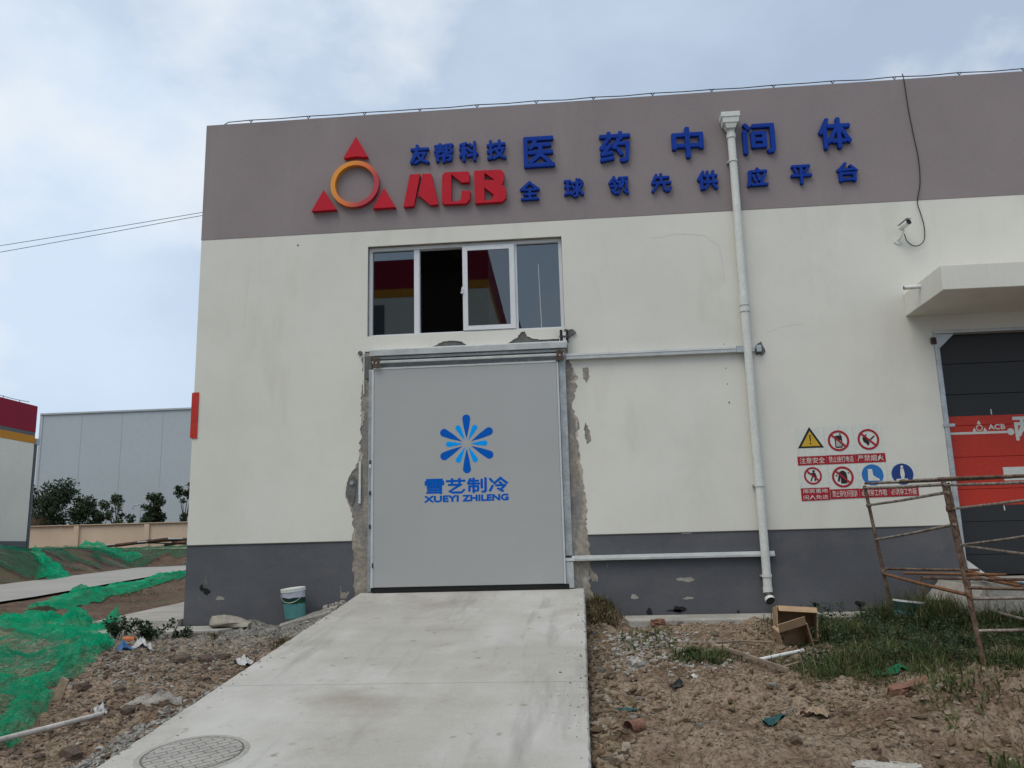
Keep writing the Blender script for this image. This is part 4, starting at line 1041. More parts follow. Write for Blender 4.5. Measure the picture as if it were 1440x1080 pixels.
# ================================================================== rusty tube scaffold leaning to the left
SC = empty('scaffold_frame', (4.2, -2.0, -0.1), 'rusty leaning frame of scaffold tubes standing in the grass', 'scaffold')
V = Vector
f1, t1 = V((3.642, -0.336-0.25, -0.05)), V((3.47, -0.336-0.25, 1.50))
f1 = V((3.60, -0.55, -0.06)); t1 = V((3.425, -0.55, 1.505))
f2, t2 = V((3.373, -3.257, -0.22)), V((3.222, -3.257, 1.365))
f3, t3 = V((4.42, -0.80, -0.10)), V((4.295, -0.80, 1.495))
f4, t4 = f3+(f2-f1), t3+(t2-t1)
L_ = lambda a, b, t: a+(b-a)*t
def tb(p, q, r=0.022, mat='rusty', nm='tube'):
    p, q = V(p), V(q); mid = (p+q)/2+V((0, 0, -0.0022*(q-p).length))
    build(nm, MB().tube([p, mid, q], r, 9), mat, SC, smooth=True)
for a, b, mt in ((f1, t1, 'rusty'), (f2, t2, 'rusty'), (f3, t3, 'rusty'), (f4, t4, 'rusty')):
    d = (b-a).normalized(); tb(a-d*0.10, b+d*0.02, 0.0205, mt, 'post')
ext = 0.05
for t, t_, mt in ((0.862, 0.95, 'weathered'), (0.60, 0.77, 'weathered')):
    for (a, b, c, d) in ((f1, t1, f2, t2), (f3, t3, f4, t4)):
        p, q = L_(a, b, t-0.04*(a is f3)), L_(c, d, t_-0.03*(a is f3)); dd = (q-p).normalized(); tb(p-dd*0.09, q+dd*0.06, 0.0145, mt, 'rung')
for (a, b, c, d) in ((f1, t1, f2, t2), (f3, t3, f4, t4)):
    p, q = L_(a, b, 0.345), L_(c, d, 0.39); dd = (q-p).normalized(); tb(p-dd*0.05, q+dd*0.05, 0.017, 'rusty_bright', 'side_rail')
    p, q = L_(a, b, 0.995), L_(c, d, 0.995); dd = (q-p).normalized(); tb(p-dd*0.05, q+dd*0.05, 0.016, 'weathered', 'top_rail')
for k, s_ in enumerate((0.03, 0.30, 0.55, 0.78, 0.97)):       # tubes laid across the two frames
    p, q = L_(L_(f1, t1, 0.36), L_(f2, t2, 0.40), s_), L_(L_(f3, t3, 0.36), L_(f4, t4, 0.40), s_)
    if k in (0, 1, 2, 4): tb(p+V((0, 0, 0.04)), q+V((0.12, 0, 0.04)), 0.015, 'rusty_bright' if k == 1 else 'rusty', 'cross_tube')
    p, q = L_(t1, t2, s_), L_(t3, t4, s_); dd = (q-p).normalized()
    tb(p-dd*(0.02+0.03*(k % 2))+V((0, 0, 0.045)), q+dd*0.35+V((0, 0, 0.05)), 0.0145, 'weathered' if k % 2 else 'rusty', 'deck_tube')
tb(L_(f1, t1, 0.15), L_(f3, t3, 0.16), 0.015, 'rusty', 'bottom_rail'); tb(L_(f2, t2, 0.37), L_(f4, t4, 0.40), 0.015, 'weathered', 'bottom_rail'); tb(L_(f2, t2, 0.20), L_(f4, t4, 0.24), 0.015, 'weathered', 'bottom_rail')
tb(L_(f3, t3, 0.56), L_(f4, t4, 0.58), 0.014, 'weathered', 'rung'); tb(L_(f3, t3, 0.13), L_(f4, t4, 0.20), 0.015, 'weathered', 'bottom_rail')
tb(L_(f3, t3, 0.38), L_(f4, t4, 0.36)+V((0.25, 0.4, 0)), 0.016, 'rusty_bright', 'brace')
for p in (L_(f1, t1, 0.36), L_(f2, t2, 0.40), L_(f3, t3, 0.36), L_(f2, t2, 0.86), L_(f1, t1, 0.86)):
    build('coupler', MB().lathe(p, [(0.022, -0.028), (0.028, -0.02), (0.028, 0.02), (0.022, 0.028)], 10), 'rusty', SC, smooth=True)
for x_, y_ in ((3.95, -0.62), (4.05, -1.6)):
    pz = 0.17; build('stub', MB().tube([(x_, y_, pz-0.1), (x_-0.01, y_, pz+0.28)], 0.02, 8), 'rusty', SC)
m = MB(); rr = random.Random(3)
for k in range(5):
    rp = [(4.48+rr.uniform(-.02, .02), -2.25, 0.98-0.03*k), (4.42+rr.uniform(-.03, .03), -2.3, 0.80), (4.41+rr.uniform(-.03, .03), -2.28, 0.62), (4.36+rr.uniform(-.03, .03), -2.32, 0.48), (4.40+rr.uniform(-.06, .06), -2.26, 0.45), (4.33+rr.uniform(-.06, .06), -2.3, 0.43), (4.27+rr.uniform(-.05, .05), -2.28, 0.44), (4.33, -2.3, 0.36+rr.uniform(-.06, .05))]
    m.tube(smooth_path(rp), 0.0045, 5)
tag(build('blue_rope', m, 'rope', loc=(4.1, -2.3, 0.4)), 'frayed blue rope tied to the scaffold frame', 'rope')

# ================================================================== loose things left of the ramp
sz = lambda x, y: Hs(x, y)
# broken concrete slab leaning by the wall, pail standing on it
q = Matrix.Rotation(R(8), 3, 'Z') @ Matrix.Rotation(R(-16), 3, 'Y')
def rough_block(c, hx, hy, hz, mat3, seed, amp=0.012, sub=3):
    bm = bmesh.new(); bmesh.ops.create_cube(bm, size=2)
    bmesh.ops.subdivide_edges(bm, edges=bm.edges[:], cuts=sub, use_grid_fill=True)
    rd = random.Random(seed)
    for v_ in bm.verts:
        v_.co = Vector((v_.co.x*hx, v_.co.y*hy, v_.co.z*hz))+Vector((rd.gauss(0, amp), rd.gauss(0, amp), rd.gauss(0, amp)))
        v_.co = mat3 @ v_.co+Vector(c)
    m_ = ([tuple(v_.co) for v_ in bm.verts], [tuple(v_.index for v_ in f_.verts) for f_ in bm.faces])
    bm.verts.index_update(); m_ = ([tuple(v_.co) for v_ in bm.verts], [tuple(v_.index for v_ in f_.verts) for f_ in bm.faces])
    bm.free(); return m_
tag(build('concrete_slab', rough_block((-3.49, -0.27, 0.085), 0.36, 0.20, 0.045, q, 4, 0.006), 'concrete_old', loc=(-3.49, -0.3, 0)), 'tilted broken concrete slab under the paint pail', 'slab')
pc = Vector((-3.715, -0.24, 0.085)); pm = Matrix.Rotation(R(-5), 3, 'Y') @ Matrix.Rotation(R(3), 3, 'X')
PA = empty('paint_pail', pc, 'white, green and teal paint pail standing by the wall', 'pail')
build('body', MB().lathe(pc, [(0.128, 0.0), (0.130, 0.004), (0.147, 0.31), (0.149, 0.32), (0.149, 0.355)], 28, pm), 'pail', PA, smooth=True)
build('rim', MB().lathe(pc, [(0.149, 0.330), (0.158, 0.332), (0.158, 0.352), (0.150, 0.360)], 28, pm, False), 'white_pvc', PA, smooth=True)
build('lid', MB().lathe(pc, [(0.157, 0.354), (0.160, 0.358), (0.158, 0.372), (0.14, 0.374), (0.13, 0.366)], 28, pm), 'vinyl_white', PA, smooth=True)
build('handle', MB().tube([pm @ Vector((0.155*math.cos(R(a)), -0.155*math.sin(R(a))-0.002, 0.33-0.13*math.sin(R(a))))+pc for a in range(0, 181, 15)], 0.0035, 6), 'galv', PA)
# beige scrap foam strip and stones beside the slab
for k in range(4):
    x_ = -3.34+0.075*k
    tag(build('broken_brick', rough_block((x_, -0.16, 0.20+0.018*k), 0.026, 0.03, 0.024, Matrix.Rotation(0.3*k, 3, 'Z'), 40+k, 0.004, 1), 'concrete_old', loc=(x_, -0.16, 0.18)),
        'small pale brick fragment in a row beside the ramp top', 'brick', 'brick fragments between pail and ramp')
# empty sack
def lump(c, rx, ry, rz, seed, amp=0.16, nseg=28, nring=16, freq=2.2, flat=True):
    v = []; f = []
    for i in range(nring+1):
        th = math.pi*i/nring
        for k in range(nseg):
            ph = 2*math.pi*k/nseg
            d = np.array((math.sin(th)*math.cos(ph), math.sin(th)*math.sin(ph), math.cos(th)))
            n_ = float(fbm(np.array([d[0]*freq+5+d[2]]), np.array([d[1]*freq+9-d[2]*0.7]), seed, 4)[0])
            r_ = 1+amp*2*n_
            z_ = d[2]*rz*r_
            if flat and z_ < -rz*0.35: z_ = -rz*0.35
            v.append((c[0]+d[0]*rx*r_, c[1]+d[1]*ry*r_, c[2]+z_))
    for i in range(nring):
        for k in range(nseg):
            f.append((i*nseg+k, i*nseg+(k+1) % nseg, (i+1)*nseg+(k+1) % nseg, (i+1)*nseg+k))
    return v, f
SK = empty('empty_sack', (-4.5, -0.3, -0.02), 'crumpled beige sack lying open at the foot of the wall', 'sack')
v, f = [], []
nu, nv = 22, 26
for i in range(nu+1):
    t = i/nu
    for k in range(nv):
        a = 2*math.pi*k/nv
        wy = 0.13*(1-0.55*t**2); hz = 0.085*(1-0.72*t**1.6)*(1+0.25*math.sin(a*3+t*5))
        wob = 0.02*math.sin(7*t+3*a)
        x_ = -4.69+0.42*t+0.05*math.cos(a)*(1-t)
        zc_ = 0.07*(1-0.6*t)
        v.append((x_, -0.34+wy*math.cos(a)+wob, -0.012+max(0.004, zc_+hz*math.sin(a)+wob*0.6)))
for i in range(nu):
    for k in range(nv): f.append((i*nv+k, i*nv+(k+1) % nv, (i+1)*nv+(k+1) % nv, (i+1)*nv+k))
f.append(tuple(nu*nv+k for k in range(nv)))
build('cloth', (v, f), 'sack', SK, smooth=True)
build('hem', MB().tube([V(v[k])+V((-0.004, 0, 0)) for k in list(range(nv))+[0]], 0.006, 5, False), 'sack', SK)

def crumple(c, rx, ry, h, seed, n=26, amp=0.05, hug=True):
    """thin sheet lying wrinkled on the ground"""
    xs = np.linspace(-1, 1, n); X, Y = np.meshgrid(xs, xs)
    k = 1+0.35*fbm(X*1.3+seed, Y*1.3, seed, 3)
    PX = c[0]+X*rx*k; PY = c[1]+Y*ry*k
    Z = (H(PX, PY) if hug else c[2])+0.012+h*np.maximum(0, 0.45+1.5*fbm(X*2.2+seed, Y*2.2+3, seed+3, 4))*(1-0.7*np.maximum(abs(X), abs(Y))**2)
    v_ = np.stack([PX.ravel(), PY.ravel(), Z.ravel()], 1)
    f_ = []
    for j in range(n-1):
        for i in range(n-1):
            if (X[j, i]**2+Y[j, i]**2) < 1.05+0.5*float(k[j, i]-1): a = j*n+i; f_.append((a, a+1, a+n+1, a+n))
    return v_, f_
tag(build('plastic_bag', crumple((-3.50, -4.22, 0), 0.25, 0.17, 0.12, 3), 'film', loc=(-3.5, -4.2, -0.3), smooth=True), 'clear crumpled plastic sheet beside the edge of the ramp', 'plastic bag')
tag(build('foam_scrap', crumple((-3.42, -2.62, 0), 0.10, 0.09, 0.09, 8, 16), 'paper', loc=(-3.4, -2.6, -0.2), smooth=True), 'torn white scrap close to the left edge of the ramp', 'scrap')
tag(build('orange_wrapper', crumple((-5.64, -1.98, 0), 0.10, 0.07, 0.10, 15, 14), 'wrap_orange', loc=(-5.6, -2, -0.1), smooth=True), 'orange wrapper lying under the green netting', 'wrapper')
tag(build('white_wrapper', crumple((-5.46, -1.92, 0), 0.09, 0.05, 0.08, 16, 14), 'paper', loc=(-5.5, -1.9, -0.1), smooth=True), 'white wrapper beside the orange wrapper under the netting', 'wrapper')
tag(build('orange_can', MB().tube([(-5.42, -1.28, sz(-5.42, -1.28)+0.05), (-5.30, -1.24, sz(-5.3, -1.24)+0.05)], 0.042, 14), 'wrap_orange', loc=(-5.4, -1.3, -0.1), smooth=True), 'small orange carton lying among the weeds', 'carton')
tag(build('blue_wrapper', crumple((-4.92, -2.16, 0), 0.10, 0.08, 0.10, 19, 14), 'wrap_blue', loc=(-4.9, -2.2, -0.1), smooth=True), 'blue wrapper on the rubble beside the green netting', 'wrapper')
tag(build('paper_scrap', crumple((-4.78, -2.05, 0), 0.10, 0.06, 0.11, 23, 14), 'paper', loc=(-4.8, -2, -0.1), smooth=True), 'white paper scrap next to the blue wrapper', 'scrap')
tag(build('foil_scrap', crumple((-3.83, -4.42, 0), 0.05, 0.05, 0.08, 29, 12), 'paper', loc=(-3.8, -4.4, -0.3), smooth=True), 'small white scrap at the end of the pale pipe', 'scrap')
tag(build('cardboard_strip', rough_block((-4.36, -4.10, sz(-4.36, -4.1)+0.08), 0.035, 0.008, 0.10, Matrix.Rotation(R(20), 3, 'Y'), 7, 0.002, 2), 'wood_pale', loc=(-4.36, -4.1, -0.25)), 'upright strip of pale cardboard seen through the green netting', 'cardboard')
tag(build('pale_pipe', MB().tube(smooth_path([(-4.35, -6.2, sz(-4.35, -6.2)+0.04), (-3.98, -5.60, -0.27), (-3.80, -5.1, -0.255), (-3.69, -4.62, -0.255)]), 0.019, 10), 'pvc_dirty', loc=(-3.8, -5.2, -0.3), smooth=True), 'long pale plastic pipe lying at the lower left corner', 'pipe')

# ================================================================== loose things right of the ramp
def open_carton(name, label, c, w, d, h, rot, tilt):
    e = empty(name, c, label, 'cardboard box')
    mt_ = Matrix.Rotation(R(rot), 3, 'Z') @ tilt; t = 0.010
    def wall(nm, cx, cy, cz, hx, hy, hz):
        build(nm, MB().obox(mt_ @ Vector((cx, cy, cz))+Vector(c), hx, hy, hz, mt_), 'cardboard', e, bevel=0.002)
    wall('base', 0, 0, t/2, w/2, d/2, t/2)
    wall('side', -w/2+t/2, 0, h/2+t/2, t/2, d/2, h/2-t/2); wall('side', w/2-t/2, 0, h/2+t/2, t/2, d/2, h/2-t/2)
    wall('side', 0, -d/2+t/2, h/2+t/2, w/2-t-0.001, t/2, h/2-t/2); wall('side', 0, d/2-t/2, h/2+t/2, w/2-t-0.001, t/2, h/2-t/2)
    mf = mt_ @ Matrix.Rotation(R(38 if w > 0.35 else -75), 3, 'X')
    build('flap', MB().obox(mt_ @ Vector((0, d/2-0.004, h+0.004))+mf @ Vector((0, 0, 0.045))+Vector(c), w/2-0.012, 0.003, 0.045, mf), 'cardboard', e)
    return e
open_carton('cardboard_box', 'larger open cardboard box lying behind the smaller one', (2.16, -1.72, 0.03), 0.40, 0.33, 0.30, -4, Matrix.Rotation(R(82), 3, 'X') @ Matrix.Rotation(R(-4), 3, 'Z'))
open_carton('cardboard_box', 'smaller open cardboard box tipped forward with a dark inside', (2.045, -2.06, -0.045), 0.30, 0.29, 0.22, 4, Matrix.Rotation(R(100), 3, 'X') @ Matrix.Rotation(R(16), 3, 'Z'))
tag(build('timber_strip', MB().obox((1.435, -2.95, -0.115), 0.012, 0.70, 0.014, Matrix.Rotation(R(18), 3, 'Z') @ Matrix.Rotation(R(2.8), 3, 'X')), 'wood', loc=(1.43, -2.95, -0.15)), 'long weathered wooden strip lying across the soil before the box', 'strip')
tag(build('white_pipe', MB().tube([(1.50, -3.05, sz(1.5, -3.05)+0.035), (2.0, -2.72, sz(2.0, -2.72)+0.05)], 0.017, 10), 'white_pvc', loc=(1.7, -2.9, -0.2), smooth=True), 'short white plastic pipe lying beside the wooden strip', 'pipe')
tag(build('thin_stick', MB().tube([(1.25, -2.18, sz(1.25, -2.18)+0.03), (1.55, -2.02, sz(1.55, -2.02)+0.05), (1.85, -2.12, sz(1.85, -2.12)+0.04)], 0.012, 7), 'wood', loc=(1.5, -2.1, -0.1)), 'bent brown stick lying left of the cardboard boxes', 'stick')
tag(build('thin_stick', MB().tube([(1.58, -3.42, sz(1.58, -3.42)+0.03), (1.85, -3.2, sz(1.85, -3.2)+0.05)], 0.008, 6), 'wood_pale', loc=(1.7, -3.3, -0.2)), 'short pale stick below the white plastic pipe', 'stick')
tag(build('broken_brick', rough_block((2.28, -4.60, sz(2.28, -4.6)+0.035), 0.15, 0.07, 0.04, Matrix.Rotation(R(18), 3, 'Z') @ Matrix.Rotation(R(-8), 3, 'Y'), 12, 0.006), 'brickred', loc=(2.3, -4.6, -0.25)), 'large broken brick half buried in the sandy mound', 'brick')
tag(build('broken_brick', rough_block((1.27, -2.52, sz(1.27, -2.52)+0.03), 0.075, 0.05, 0.032, Matrix.Rotation(R(-12), 3, 'Z'), 13, 0.005), 'wood_pale', loc=(1.3, -2.5, -0.15)), 'yellowish brick piece near the wooden strip', 'brick')
tag(build('broken_brick', rough_block((0.83, -0.80, sz(0.83, -0.8)+0.04), 0.07, 0.05, 0.035, Matrix.Rotation(R(25), 3, 'Z'), 14, 0.006), 'brickred', loc=(0.85, -0.8, 0)), 'reddish brick piece by the edge of the apron', 'brick')
tag(build('concrete_lump', rough_block((0.42, -3.22, sz(0.42, -3.22)+0.03), 0.055, 0.05, 0.05, Matrix.Rotation(R(35), 3, 'Z') @ Matrix.Rotation(R(20), 3, 'X'), 15, 0.008), 'concrete_old', loc=(0.4, -3.2, -0.2)), 'angular grey concrete lump among the rubble right of the ramp', 'rubble')
tag(build('concrete_lump', rough_block((1.62, -5.93, sz(1.62, -5.93)+0.01), 0.18, 0.09, 0.03, Matrix.Rotation(R(-6), 3, 'Z'), 16, 0.008), 'concrete_old', loc=(1.6, -5.8, -0.3)), 'flat grey slab piece at the bottom edge of the dirt', 'rubble')
tag(build('green_rag', crumple((2.52, -3.46, 0), 0.14, 0.08, 0.06, 33, 18), 'rag_green', loc=(2.5, -3.4, -0.2), smooth=True), 'green cloth rag at the front edge of the grass', 'rag')
tag(build('teal_rag', crumple((1.24, -4.86, 0), 0.10, 0.04, 0.03, 35, 16), 'rag_teal', loc=(1.2, -4.9, -0.3), smooth=True), 'dark teal rag on the bare soil', 'rag')
tag(build('teal_rag', crumple((0.27, -4.42, 0), 0.08, 0.04, 0.02, 36, 14), 'rag_teal', loc=(0.25, -4.4, -0.3), smooth=True), 'small teal scrap near the right edge of the ramp', 'rag')
tag(build('yellow_scrap', crumple((1.50, -4.92, 0), 0.10, 0.05, 0.06, 37, 14), 'wood_pale', loc=(1.5, -4.9, -0.3), smooth=True), 'yellowish leaf-like scrap right of the dark teal rag', 'scrap')
tag(build('paper_scrap', crumple((0.86, -3.72, 0), 0.06, 0.05, 0.05, 38, 12), 'paper', loc=(0.9, -3.7, -0.2), smooth=True), 'small white scrap in the middle of the bare soil', 'scrap')
tag(build('dark_scrap', crumple((0.70, -3.93, 0), 0.055, 0.05, 0.03, 39, 12), 'black', loc=(0.7, -3.9, -0.2), smooth=True), 'small black scrap in the middle of the bare soil', 'scrap')
tag(build('pipe_stub', MB().tube([(0.24, -5.25, sz(0.24, -5.25)+0.02), (0.33, -5.17, sz(0.33, -5.17)+0.03)], 0.045, 14, False), 'brickred', loc=(0.28, -5.2, -0.35), smooth=True), 'short brown pipe end beside the lower ramp edge', 'pipe')
# second pail, half hidden in the grass
p2 = Vector((3.52, -1.18, -0.11)); m2 = Matrix.Rotation(R(7), 3, 'Y')
P2 = empty('bucket', p2, 'teal bucket with dark top half hidden in the grass', 'bucket')
build('body', MB().lathe(p2, [(0.13, 0.0), (0.145, 0.21)], 24, m2), 'pail_teal', P2, smooth=True)
build('upper_band', MB().lathe(p2, [(0.1455, 0.2105), (0.155, 0.30), (0.155, 0.31)], 24, m2), 'pail_dark', P2, smooth=True)
build('rim', MB().lathe(p2, [(0.155, 0.305), (0.163, 0.307), (0.163, 0.325), (0.152, 0.327)], 24, m2, False), 'rail_white', P2, smooth=True)
#@@NATURE
# ================================================================== stones and clods
ph = (1+5**0.5)/2
ICO_V = np.array([(-1, ph, 0), (1, ph, 0), (-1, -ph, 0), (1, -ph, 0), (0, -1, ph), (0, 1, ph), (0, -1, -ph), (0, 1, -ph), (ph, 0, -1), (ph, 0, 1), (-ph, 0, -1), (-ph, 0, 1)])/1.9
ICO_F = np.array([(0, 11, 5), (0, 5, 1), (0, 1, 7), (0, 7, 10), (0, 10, 11), (1, 5, 9), (5, 11, 4), (11, 10, 2), (10, 7, 6), (7, 1, 8), (3, 9, 4), (3, 4, 2), (3, 2, 6), (3, 6, 8), (3, 8, 9), (4, 9, 5), (2, 4, 11), (6, 2, 10), (8, 6, 7), (9, 8, 1)])
def scatter(name, n, x0, x1, y0, y1, smin, smax, power, dens, mat, label, seed, flat=0.7, on_ramp=False):
    r = np.random.default_rng(seed)
    X = r.uniform(x0, x1, n*3); Y = r.uniform(y0, y1, n*3)
    k = r.uniform(0, 1, n*3) < dens(X, Y)
    X, Y = X[k][:n], Y[k][:n]; n = len(X)
    s_ = smin+(smax-smin)*r.uniform(0, 1, n)**power
    V_ = ICO_V[None]*(1+0.32*r.standard_normal((n, 12, 1)))
    V_ = V_*np.stack([r.uniform(0.7, 1.3, n), r.uniform(0.7, 1.3, n), r.uniform(0.45, 0.95, n)*flat/0.7], 1)[:, None, :]
    a = r.uniform(0, 6.28, n); c, d = np.cos(a)[:, None], np.sin(a)[:, None]
    vx = V_[..., 0]*c-V_[..., 1]*d; vy = V_[..., 0]*d+V_[..., 1]*c
    P_ = np.stack([vx, vy, V_[..., 2]], 2)*s_[:, None, None]
    P_ += np.stack([X, Y, (ramp_z(Y) if on_ramp else H(X, Y))+s_*0.15], 1)[:, None, :]
    F_ = (ICO_F[None]+12*np.arange(n)[:, None, None]).reshape(-1, 3)
    o = build(name, (P_.reshape(-1, 3), [tuple(q) for q in F_.tolist()]), mat)
    tag(o, label, kind='stuff'); return o
offr = lambda X: ((X < RX0-0.02) | (X > RX1+0.02)).astype(float)
clearL = lambda X, Y: 1-((X > -6.6) & (X < -4.4) & (Y > -0.85)).astype(float)*0.93
scatter('gravel', 5200, -6.8, -2.95, -3.6, -0.12, 0.004, 0.024, 3.0, lambda X, Y: offr(X)*clearL(X, Y)*(0.25+0.75*(fbm(X*1.5, Y*1.5, 5) > -0.1)), 'gravel_grey', 'grey grit and gravel between the wall and the ramp', 1)
scatter('gravel', 5500, -5.6, -2.9, -6.6, -2.2, 0.004, 0.030, 3.6, lambda X, Y: offr(X)*(0.2+0.8*(fbm(X*1.7, Y*1.7, 6) > -0.05)), 'clod_red', 'reddish clods and stones at the lower left', 2)
scatter('gravel', 7500, 0.0, 5.5, -6.8, -0.65, 0.004, 0.036, 4.0, lambda X, Y: offr(X)*(0.25+0.75*(fbm(X*1.4, Y*1.4, 7) > 0.0)), 'clod_brown', 'brown clods scattered over the soil right of the ramp', 3)
scatter('gravel', 1900, 0.0, 1.9, -3.6, -0.4, 0.006, 0.030, 2.2, lambda X, Y: offr(X)*np.exp(-((X-0.55)/0.55)**2-((Y+2.2)/0.9)**2), 'rubble', 'pale rubble heap right of the ramp', 4)
scatter('gravel', 700, -0.0, 4.2, -6.6, -3.5, 0.006, 0.026, 3.0, lambda X, Y: offr(X)*0.8, 'clod_brown', 'scattered chips on the soil lower right', 5)
scatter('gravel', 600, -6.6, -2.95, -6.2, -0.3, 0.006, 0.024, 3.0, lambda X, Y: offr(X)*clearL(X, Y), 'rubble', 'scattered pale chips on the left of the ramp', 6)
scatter('gravel', 5000, 0.0, 0.22, -7.0, -0.2, 0.006, 0.04, 2.2, lambda X, Y: offr(X), 'clod_brown', 'soil crumbs along the right edge of the ramp', 7)
scatter('gravel', 130, -0.30, -0.02, -6.6, -0.3, 0.003, 0.010, 2.5, lambda X, Y: np.exp((X+0.02)/0.08), 'clod_brown', 'crumbs of soil spilled on the right border of the ramp', 9, on_ramp=True)
scatter('gravel', 130, -2.92, -2.62, -6.6, -0.3, 0.003, 0.010, 2.5, lambda X, Y: np.exp(-(X+2.92)/0.08), 'gravel_grey', 'grit spilled on the left border of the ramp', 10, on_ramp=True)
scatter('gravel', 4000, -3.22, -2.94, -7.0, -0.3, 0.006, 0.03, 2.2, lambda X, Y: offr(X), 'gravel_grey', 'grit along the left edge of the ramp', 8)
scatter('gravel', 9000, 0.0, 4.6, -6.8, -0.65, 0.003, 0.013, 1.6, lambda X, Y: offr(X)*(0.15+0.85*(fbm(X*2.1, Y*2.1, 17) > 0.02)), 'clod_brown', 'fine crumbs of soil right of the ramp', 11)
scatter('gravel', 8000, -5.8, -2.95, -6.6, -0.9, 0.003, 0.014, 1.6, lambda X, Y: offr(X)*(0.15+0.85*(fbm(X*2.1, Y*2.1, 18) > 0.02)), 'clod_red', 'fine crumbs of soil left of the ramp', 12)
def litter(n, x0, x1, y0, y1, seed, label):
    r = np.random.default_rng(seed); X = r.uniform(x0, x1, n); Y = r.uniform(y0, y1, n); k = offr(X) > 0; X, Y = X[k], Y[k]; n = len(X)
    a = r.uniform(0, 3.14, n); l = r.uniform(0.02, 0.10, n)*r.uniform(0.4, 1, n); w_ = r.uniform(0.0012, 0.003, n)
    dx, dy = np.cos(a)*l, np.sin(a)*l; px, py_ = -np.sin(a)*w_, np.cos(a)*w_
    z0_ = H(X-dx, Y-dy)+0.008; z1_ = H(X+dx, Y+dy)+0.008+r.uniform(0, 0.03, n)
    P_ = np.stack([np.stack([X-dx-px, Y-dy-py_, z0_], 1), np.stack([X-dx+px, Y-dy+py_, z0_+0.003], 1), np.stack([X+dx+px, Y+dy+py_, z1_+0.003], 1), np.stack([X+dx-px, Y+dy-py_, z1_], 1)], 1).reshape(-1, 3)
    tag(build('straw_litter', (P_, [(4*i, 4*i+1, 4*i+2, 4*i+3) for i in range(n)]), 'dry_weed'), label, kind='stuff')
litter(2600, 0.02, 4.5, -6.6, -0.7, 21, 'dry straw and twigs strewn on the soil right of the ramp')
litter(1600, -5.6, -2.95, -6.4, -0.9, 22, 'dry straw and twigs strewn on the soil left of the ramp')
# larger single stones
STONES = []
for sd in range(5):
    rd = random.Random(100+sd); bm = bmesh.new(); bmesh.ops.create_icosphere(bm, subdivisions=2, radius=1)
    for v_ in bm.verts:
        n_ = float(fbm(np.array([v_.co.x*1.4+sd*3+v_.co.z]), np.array([v_.co.y*1.4-v_.co.z*0.6+sd]), 50+sd, 3)[0])
        v_.co = Vector((v_.co.x, v_.co.y*0.8, v_.co.z*0.6))*(1+0.55*n_)
        for ax in range(3):
            lim = (0.78, 0.62, 0.42)[ax]; v_.co[ax] = max(-lim, min(lim, v_.co[ax]))
    me = bpy.data.meshes.new('stone'); bm.to_mesh(me); bm.free(); STONES.append(me)
def stone(x, y, s_, mat, label, group, k):
    me = STONES[k % 5]; key = (k % 5, mat)
    if key not in STM:
        m_ = me.copy(); m_.materials.append(MT[mat]); STM[key] = m_
    o = bpy.data.objects.new('stone', STM[key]); COL.objects.link(o)
    rd = random.Random(int(x*1000+y*77)); o.scale = (s_*rd.uniform(0.8, 1.25), s_*rd.uniform(0.8, 1.2), s_*rd.uniform(0.8, 1.1))
    o.rotation_euler = (rd.uniform(-0.25, 0.25), rd.uniform(-0.25, 0.25), rd.uniform(0, 6.28))
    o.location = (x, y, Hs(x, y)+s_*0.12); tag(o, label, 'stone', group)
STM = {}
MT['stone_red'] = M('stone_red', (0.18, 0.13, 0.105), 0.95, 0.25, 4, 18, 0.2, 0.7, 12, 0.05)
MT['stone_grey'] = M('stone_grey', (0.20, 0.19, 0.165), 0.95, 0.25, 4, 18, 0.2, 0.7, 12, 0.05)
MT['stone_pale'] = M('stone_pale', (0.36, 0.34, 0.31), 0.95, 0.2, 4, 18, 0.2, 0.7, 12, 0.05)
rd = random.Random(77)
for k in range(26):
    x_, y_ = rd.uniform(-4.55, -3.3), rd.uniform(-5.9, -3.2)
    if x_ < -4.4+0.2*(y_+3.2): x_ += 0.7
    if x_ > -3.0-0.05: continue
    stone(x_, y_, 0.03+0.055*rd.random()**2, 'stone_red', 'flat reddish clod of earth at the lower left', 'reddish clods at the lower left', k)
for k in range(26):
    x_, y_ = rd.uniform(0.12, 1.35), rd.uniform(-3.2, -0.9)
    stone(x_, y_, rd.uniform(0.025, 0.055), 'stone_pale' if k % 2 else 'stone_grey', 'pale stone in the rubble heap right of the ramp' if k % 2 else 'grey stone in the rubble heap right of the ramp', 'stones in the rubble heap', k)
for k in range(22):
    x_, y_ = rd.uniform(0.25, 3.2), rd.uniform(-6.3, -3.9)
    stone(x_, y_, rd.uniform(0.02, 0.045), 'stone_pale', 'pale stone on the bare soil lower right', 'stones on the bare soil', k)
for k in range(16):
    x_, y_ = rd.uniform(-4.9, -3.3), rd.uniform(-2.9, -1.0)
    stone(x_, y_, rd.uniform(0.03, 0.06), 'stone_grey', 'grey stone in the grit left of the ramp', 'stones in the grit', k)
for k in range(9):
    stone(0.10+rd.uniform(-0.03, 0.05), -1.2-k*0.55+rd.uniform(-0.2, 0.2), rd.uniform(0.04, 0.07), 'stone_grey', 'stone against the right edge of the ramp', 'stones along the ramp edge', k)
for k, (x_, y_) in enumerate(((-3.95, -2.35), (-3.85, -2.5), (-4.05, -2.6), (-3.78, -2.3))):
    stone(x_, y_, 0.10, 'stone_red', 'brown clod in the small heap left of the ramp', 'brown clods left of the ramp', k)

